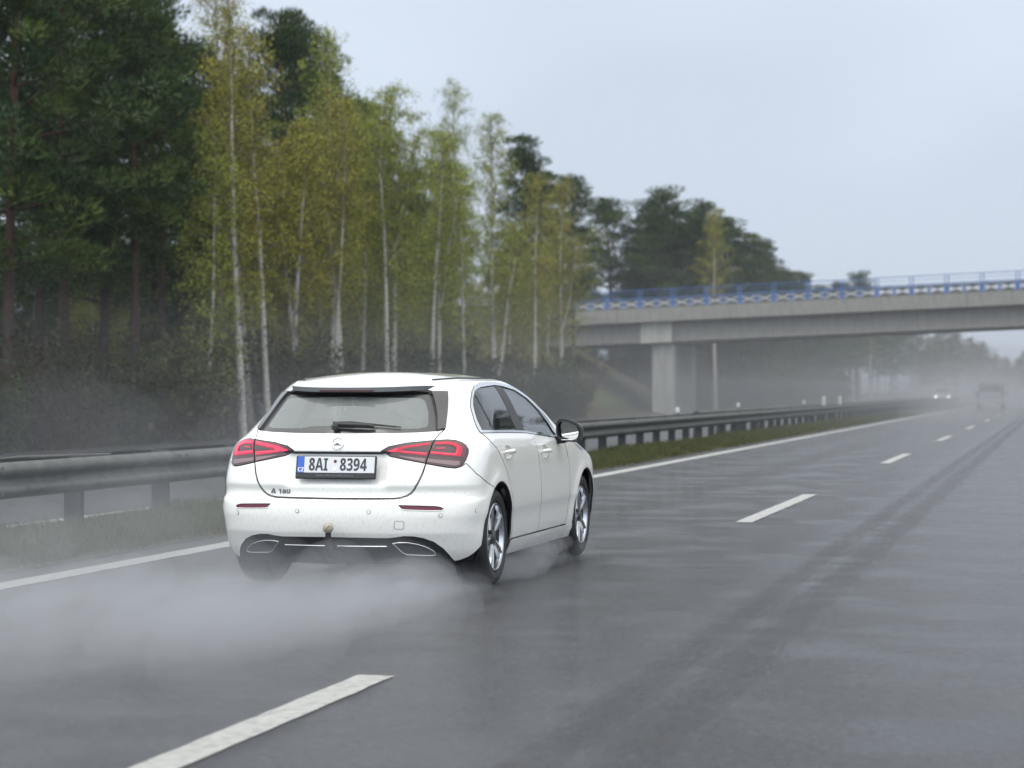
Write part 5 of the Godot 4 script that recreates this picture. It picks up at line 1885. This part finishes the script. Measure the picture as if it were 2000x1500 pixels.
func van() -> void:
	var t := thing("van", "pale grey van with dark rear window driving ahead in the spray", "van", Vector3(-4.75, 0, -158))
	# z grows towards the rear, which faces the camera
	var out := [[0.0, 0.35], [0.03, 0.55], [0.0, 1.0], [-0.14, 1.72], [-0.25, 1.84], [-0.6, 1.88], [-3.0, 1.86], [-3.4, 1.78], [-4.0, 1.15], [-4.7, 1.0], [-4.85, 0.7], [-4.85, 0.35]]
	var tuck := func(y: float) -> float: return 1.0 - 0.16 * smoothstep(0.9, 1.85, y) - 0.04 * smoothstep(0.6, 0.3, y)
	part("body", swept(out, 1.94, tuck), M.van_paint, t)
	var g := B.new()
	g.slab(PackedVector2Array([Vector2(-0.74, 1.22), Vector2(0.74, 1.22), Vector2(0.72, 1.62), Vector2(0.66, 1.68), Vector2(-0.66, 1.68), Vector2(-0.72, 1.62)]), 0.03, Transform3D(Basis(Vector3.RIGHT, -0.19), Vector3(0, -0.02, 0.20)))
	part("rear_window", g, M.tinted, t)
	for sg in [-1.0, 1.0]:
		var l := B.new()
		l.cham(Vector3(sg * 0.86, 0.98, -0.03), Vector3(0.14, 0.42, 0.10), 0.03)
		part("tail_lamp", l, M.lens, t)
		var m := B.new()
		m.cham(Vector3(sg * 1.08, 1.12, -3.55), Vector3(0.2, 0.24, 0.12), 0.04)
		part("door_mirror", m, M.black_plastic, t)
		var s := B.new()
		s.slab(PackedVector2Array([Vector2(0.5, 1.12), Vector2(3.6, 1.12), Vector2(3.2, 1.66), Vector2(0.6, 1.66)]), 0.02, Transform3D(Basis(Vector3.UP, PI / 2), Vector3(sg * 0.885, 0, 0)) * Transform3D(Basis(Vector3.RIGHT, 0.0), Vector3.ZERO))
		part("side_window", s, M.tinted, t)
		simple_wheel(t, Vector3(sg * 0.84, 0.32, -0.85))
		simple_wheel(t, Vector3(sg * 0.84, 0.32, -3.9))
	var b := B.new()
	b.cham(Vector3(0, 0.48, 0.03), Vector3(1.84, 0.28, 0.14), 0.04)
	part("rear_bumper", b, M.van_paint, t)
	var p := B.new()
	p.cham(Vector3(0, 0.78, 0.035), Vector3(0.52, 0.11, 0.02), 0.004)
	part("number_plate", p, M.plate, t)

func oncoming_car() -> void:
	var t := thing("oncoming_car", "silver oncoming car with two lit headlamps in the spray", "car", Vector3(-11.0, 0, -219.3), "", 0.0)
	# z grows towards its nose, which faces the camera
	var out := [[4.3, 0.28], [4.42, 0.45], [4.36, 0.68], [4.15, 0.82], [3.25, 0.98], [2.35, 1.40], [1.7, 1.46], [0.6, 1.40], [0.1, 1.05], [-0.02, 0.7], [0.05, 0.28]]
	var tuck := func(y: float) -> float: return 1.0 - 0.24 * smoothstep(0.9, 1.45, y) - 0.05 * smoothstep(0.6, 0.3, y)
	part("body", swept(out, 1.8, tuck), M.silver, t)
	var g := B.new()
	g.slab(PackedVector2Array([Vector2(-0.76, -0.40), Vector2(0.76, -0.40), Vector2(0.60, 0.42), Vector2(-0.60, 0.42)]), 0.03, Transform3D(Basis(Vector3.RIGHT, -1.13), Vector3(0, 1.22, 2.78)))
	part("windscreen", g, M.tinted, t)
	for sg in [-1.0, 1.0]:
		var l := B.new()
		l.lathe([Vector2(0.11, -0.05), Vector2(0.11, 0.03), Vector2(0.08, 0.05), Vector2(0.0, 0.055)], Transform3D(Basis(Vector3(1, 0, 0), Vector3(0, 0, 1), Vector3(0, -1, 0)), Vector3(sg * 0.62, 0.64, 4.33)), 20)
		part("headlamp", l, M.headlight, t)
		var m := B.new()
		m.cham(Vector3(sg * 0.98, 0.98, 2.7), Vector3(0.18, 0.14, 0.10), 0.03)
		part("door_mirror", m, M.silver, t)
		simple_wheel(t, Vector3(sg * 0.80, 0.32, 3.5))
		simple_wheel(t, Vector3(sg * 0.80, 0.32, 0.9))
	var gr := B.new()
	gr.cham(Vector3(0, 0.46, 4.36), Vector3(1.1, 0.16, 0.10), 0.03)
	part("grille", gr, M.black_plastic, t)
	var p := B.new()
	p.cham(Vector3(0, 0.40, 4.43), Vector3(0.52, 0.11, 0.02), 0.004)
	part("number_plate", p, M.plate, t)

# ------------------------------------------------------------------ spray
func mist() -> void:
	var t := Node3D.new()
	t.name = "spray"
	t.set_meta("kind", "stuff")
	tag(t, "fine pale spray thrown up from the wet road", "spray")
	add_child(t, true)
	var puff := func(at: Vector3, size: Vector3, dens: float) -> void:
		var f := FogVolume.new()
		f.name = numbered("spray_bank", t)
		f.shape = RenderingServer.FOG_VOLUME_SHAPE_ELLIPSOID
		f.size = size
		var m := FogMaterial.new()
		m.density = dens
		m.albedo = lin(0.66, 0.685, 0.73)
		f.material = m
		f.set_meta("kind", "stuff")
		t.add_child(f, true)
		f.position = at
	var slab := func(x0: float, x1: float, d0: float, d1: float, top: float, dens: float) -> void:
		var f := FogVolume.new()
		f.name = numbered("spray_layer", t)
		f.shape = RenderingServer.FOG_VOLUME_SHAPE_BOX
		f.size = Vector3(x1 - x0, top + 0.8, d1 - d0)
		var m := FogMaterial.new()
		m.density = dens
		m.albedo = lin(0.42, 0.435, 0.46)
		f.material = m
		f.set_meta("kind", "stuff")
		t.add_child(f, true)
		f.position = Vector3((x0 + x1) * 0.5, (top - 0.8) * 0.5, -(d0 + d1) * 0.5)
	# layers over the carriageways and along the wood, thickest near the ground
	slab.call(-26, 30, 66, 620, 9.0, 0.0007)
	slab.call(-26, 20, 56, 600, 5.5, 0.0012)
	slab.call(-25, 12, 44, 580, 3.4, 0.0021)
	slab.call(-23, 8, 50, 560, 2.0, 0.0032)
	slab.call(-24, -8, 24, 60, 3.0, 0.0018)
	for q in [[-4.4, 160, 9, 4.5, 150, 0.004], [-4.0, 150, 7, 3.4, 120, 0.004], [-5.2, 175, 14, 6.5, 200, 0.002], [-11.0, 200, 8, 3.4, 150, 0.003]]:
		puff.call(Vector3(q[0], 0.2, -q[1]), Vector3(q[2], q[3], q[4]), q[5])
	# ragged plumes behind the hatchback's wheels, drifting left
	var rng := RandomNumberGenerator.new()
	rng.seed = 66
	var wisp := func(at: Vector3, w: float, h: float, l: float, turn: float, tau: float) -> void:
		puff.call(at, Vector3(w, h, l), tau / w)
		var f: FogVolume = t.get_child(t.get_child_count() - 1)
		f.rotation = Vector3(rng.randf_range(-0.12, 0.12), turn, rng.randf_range(-0.25, 0.25))
	for i in 76:   # left rear wheel
		var u := pow(rng.randf(), 0.75)
		var w := (0.32 + 1.0 * u) * rng.randf_range(0.6, 1.4)
		wisp.call(Vector3(lerpf(-5.35, -6.0, u) + rng.randfn() * (0.16 + 0.85 * u), absf(rng.randfn()) * (0.06 + 0.20 * u), -lerpf(13.9, 6.6, u) + rng.randfn() * 0.25), w, w * rng.randf_range(0.35, 0.95), w * rng.randf_range(1.3, 3.2), -0.15 + rng.randfn() * 0.25, 0.058 * rng.randf_range(0.5, 1.5))
	for i in 44:   # right rear wheel
		var u := pow(rng.randf(), 0.8)
		var w := (0.22 + 0.6 * u) * rng.randf_range(0.6, 1.4)
		wisp.call(Vector3(lerpf(-3.75, -4.25, u) + rng.randfn() * (0.07 + 0.30 * u), absf(rng.randfn()) * (0.05 + 0.10 * u), -lerpf(14.0, 9.8, u)), w, w * rng.randf_range(0.4, 1.0), w * rng.randf_range(1.5, 3.5), -0.08 + rng.randfn() * 0.2, 0.10 * rng.randf_range(0.5, 1.6))
	for i in 24:   # front wheel and along the sill
		var u := rng.randf()
		var w := rng.randf_range(0.2, 0.42)
		wisp.call(Vector3(-3.76 + clampf(rng.randfn(), -1.5, 1.5) * 0.09, absf(rng.randfn()) * 0.10, -lerpf(16.75, 14.4, u)), w, w * rng.randf_range(0.5, 0.9), w * rng.randf_range(1.2, 2.4), rng.randfn() * 0.15, 0.20)
	for i in 14:   # under the tail
		var w := rng.randf_range(0.5, 1.0)
		wisp.call(Vector3(rng.randf_range(-5.3, -3.9), rng.randf_range(0.0, 0.12), -rng.randf_range(11.8, 13.7)), w, w * 0.5, w * 1.6, rng.randfn() * 0.2, 0.035)
	for i in 9:   # thin mist lifting over the rail
		var w := rng.randf_range(0.9, 1.7)
		wisp.call(Vector3(rng.randf_range(-6.9, -5.8), rng.randf_range(0.3, 0.9), -rng.randf_range(13.8, 20.0)), w, w * 0.8, w * 2.0, rng.randfn() * 0.2, 0.030)
	for i in 10:   # drift beside the car
		var w := rng.randf_range(0.8, 1.6)
		wisp.call(Vector3(rng.randf_range(-7.6, -6.2), rng.randf_range(0.05, 0.3), -rng.randf_range(10.5, 16.0)), w, w * 0.6, w * 2.2, rng.randfn() * 0.2, 0.055)
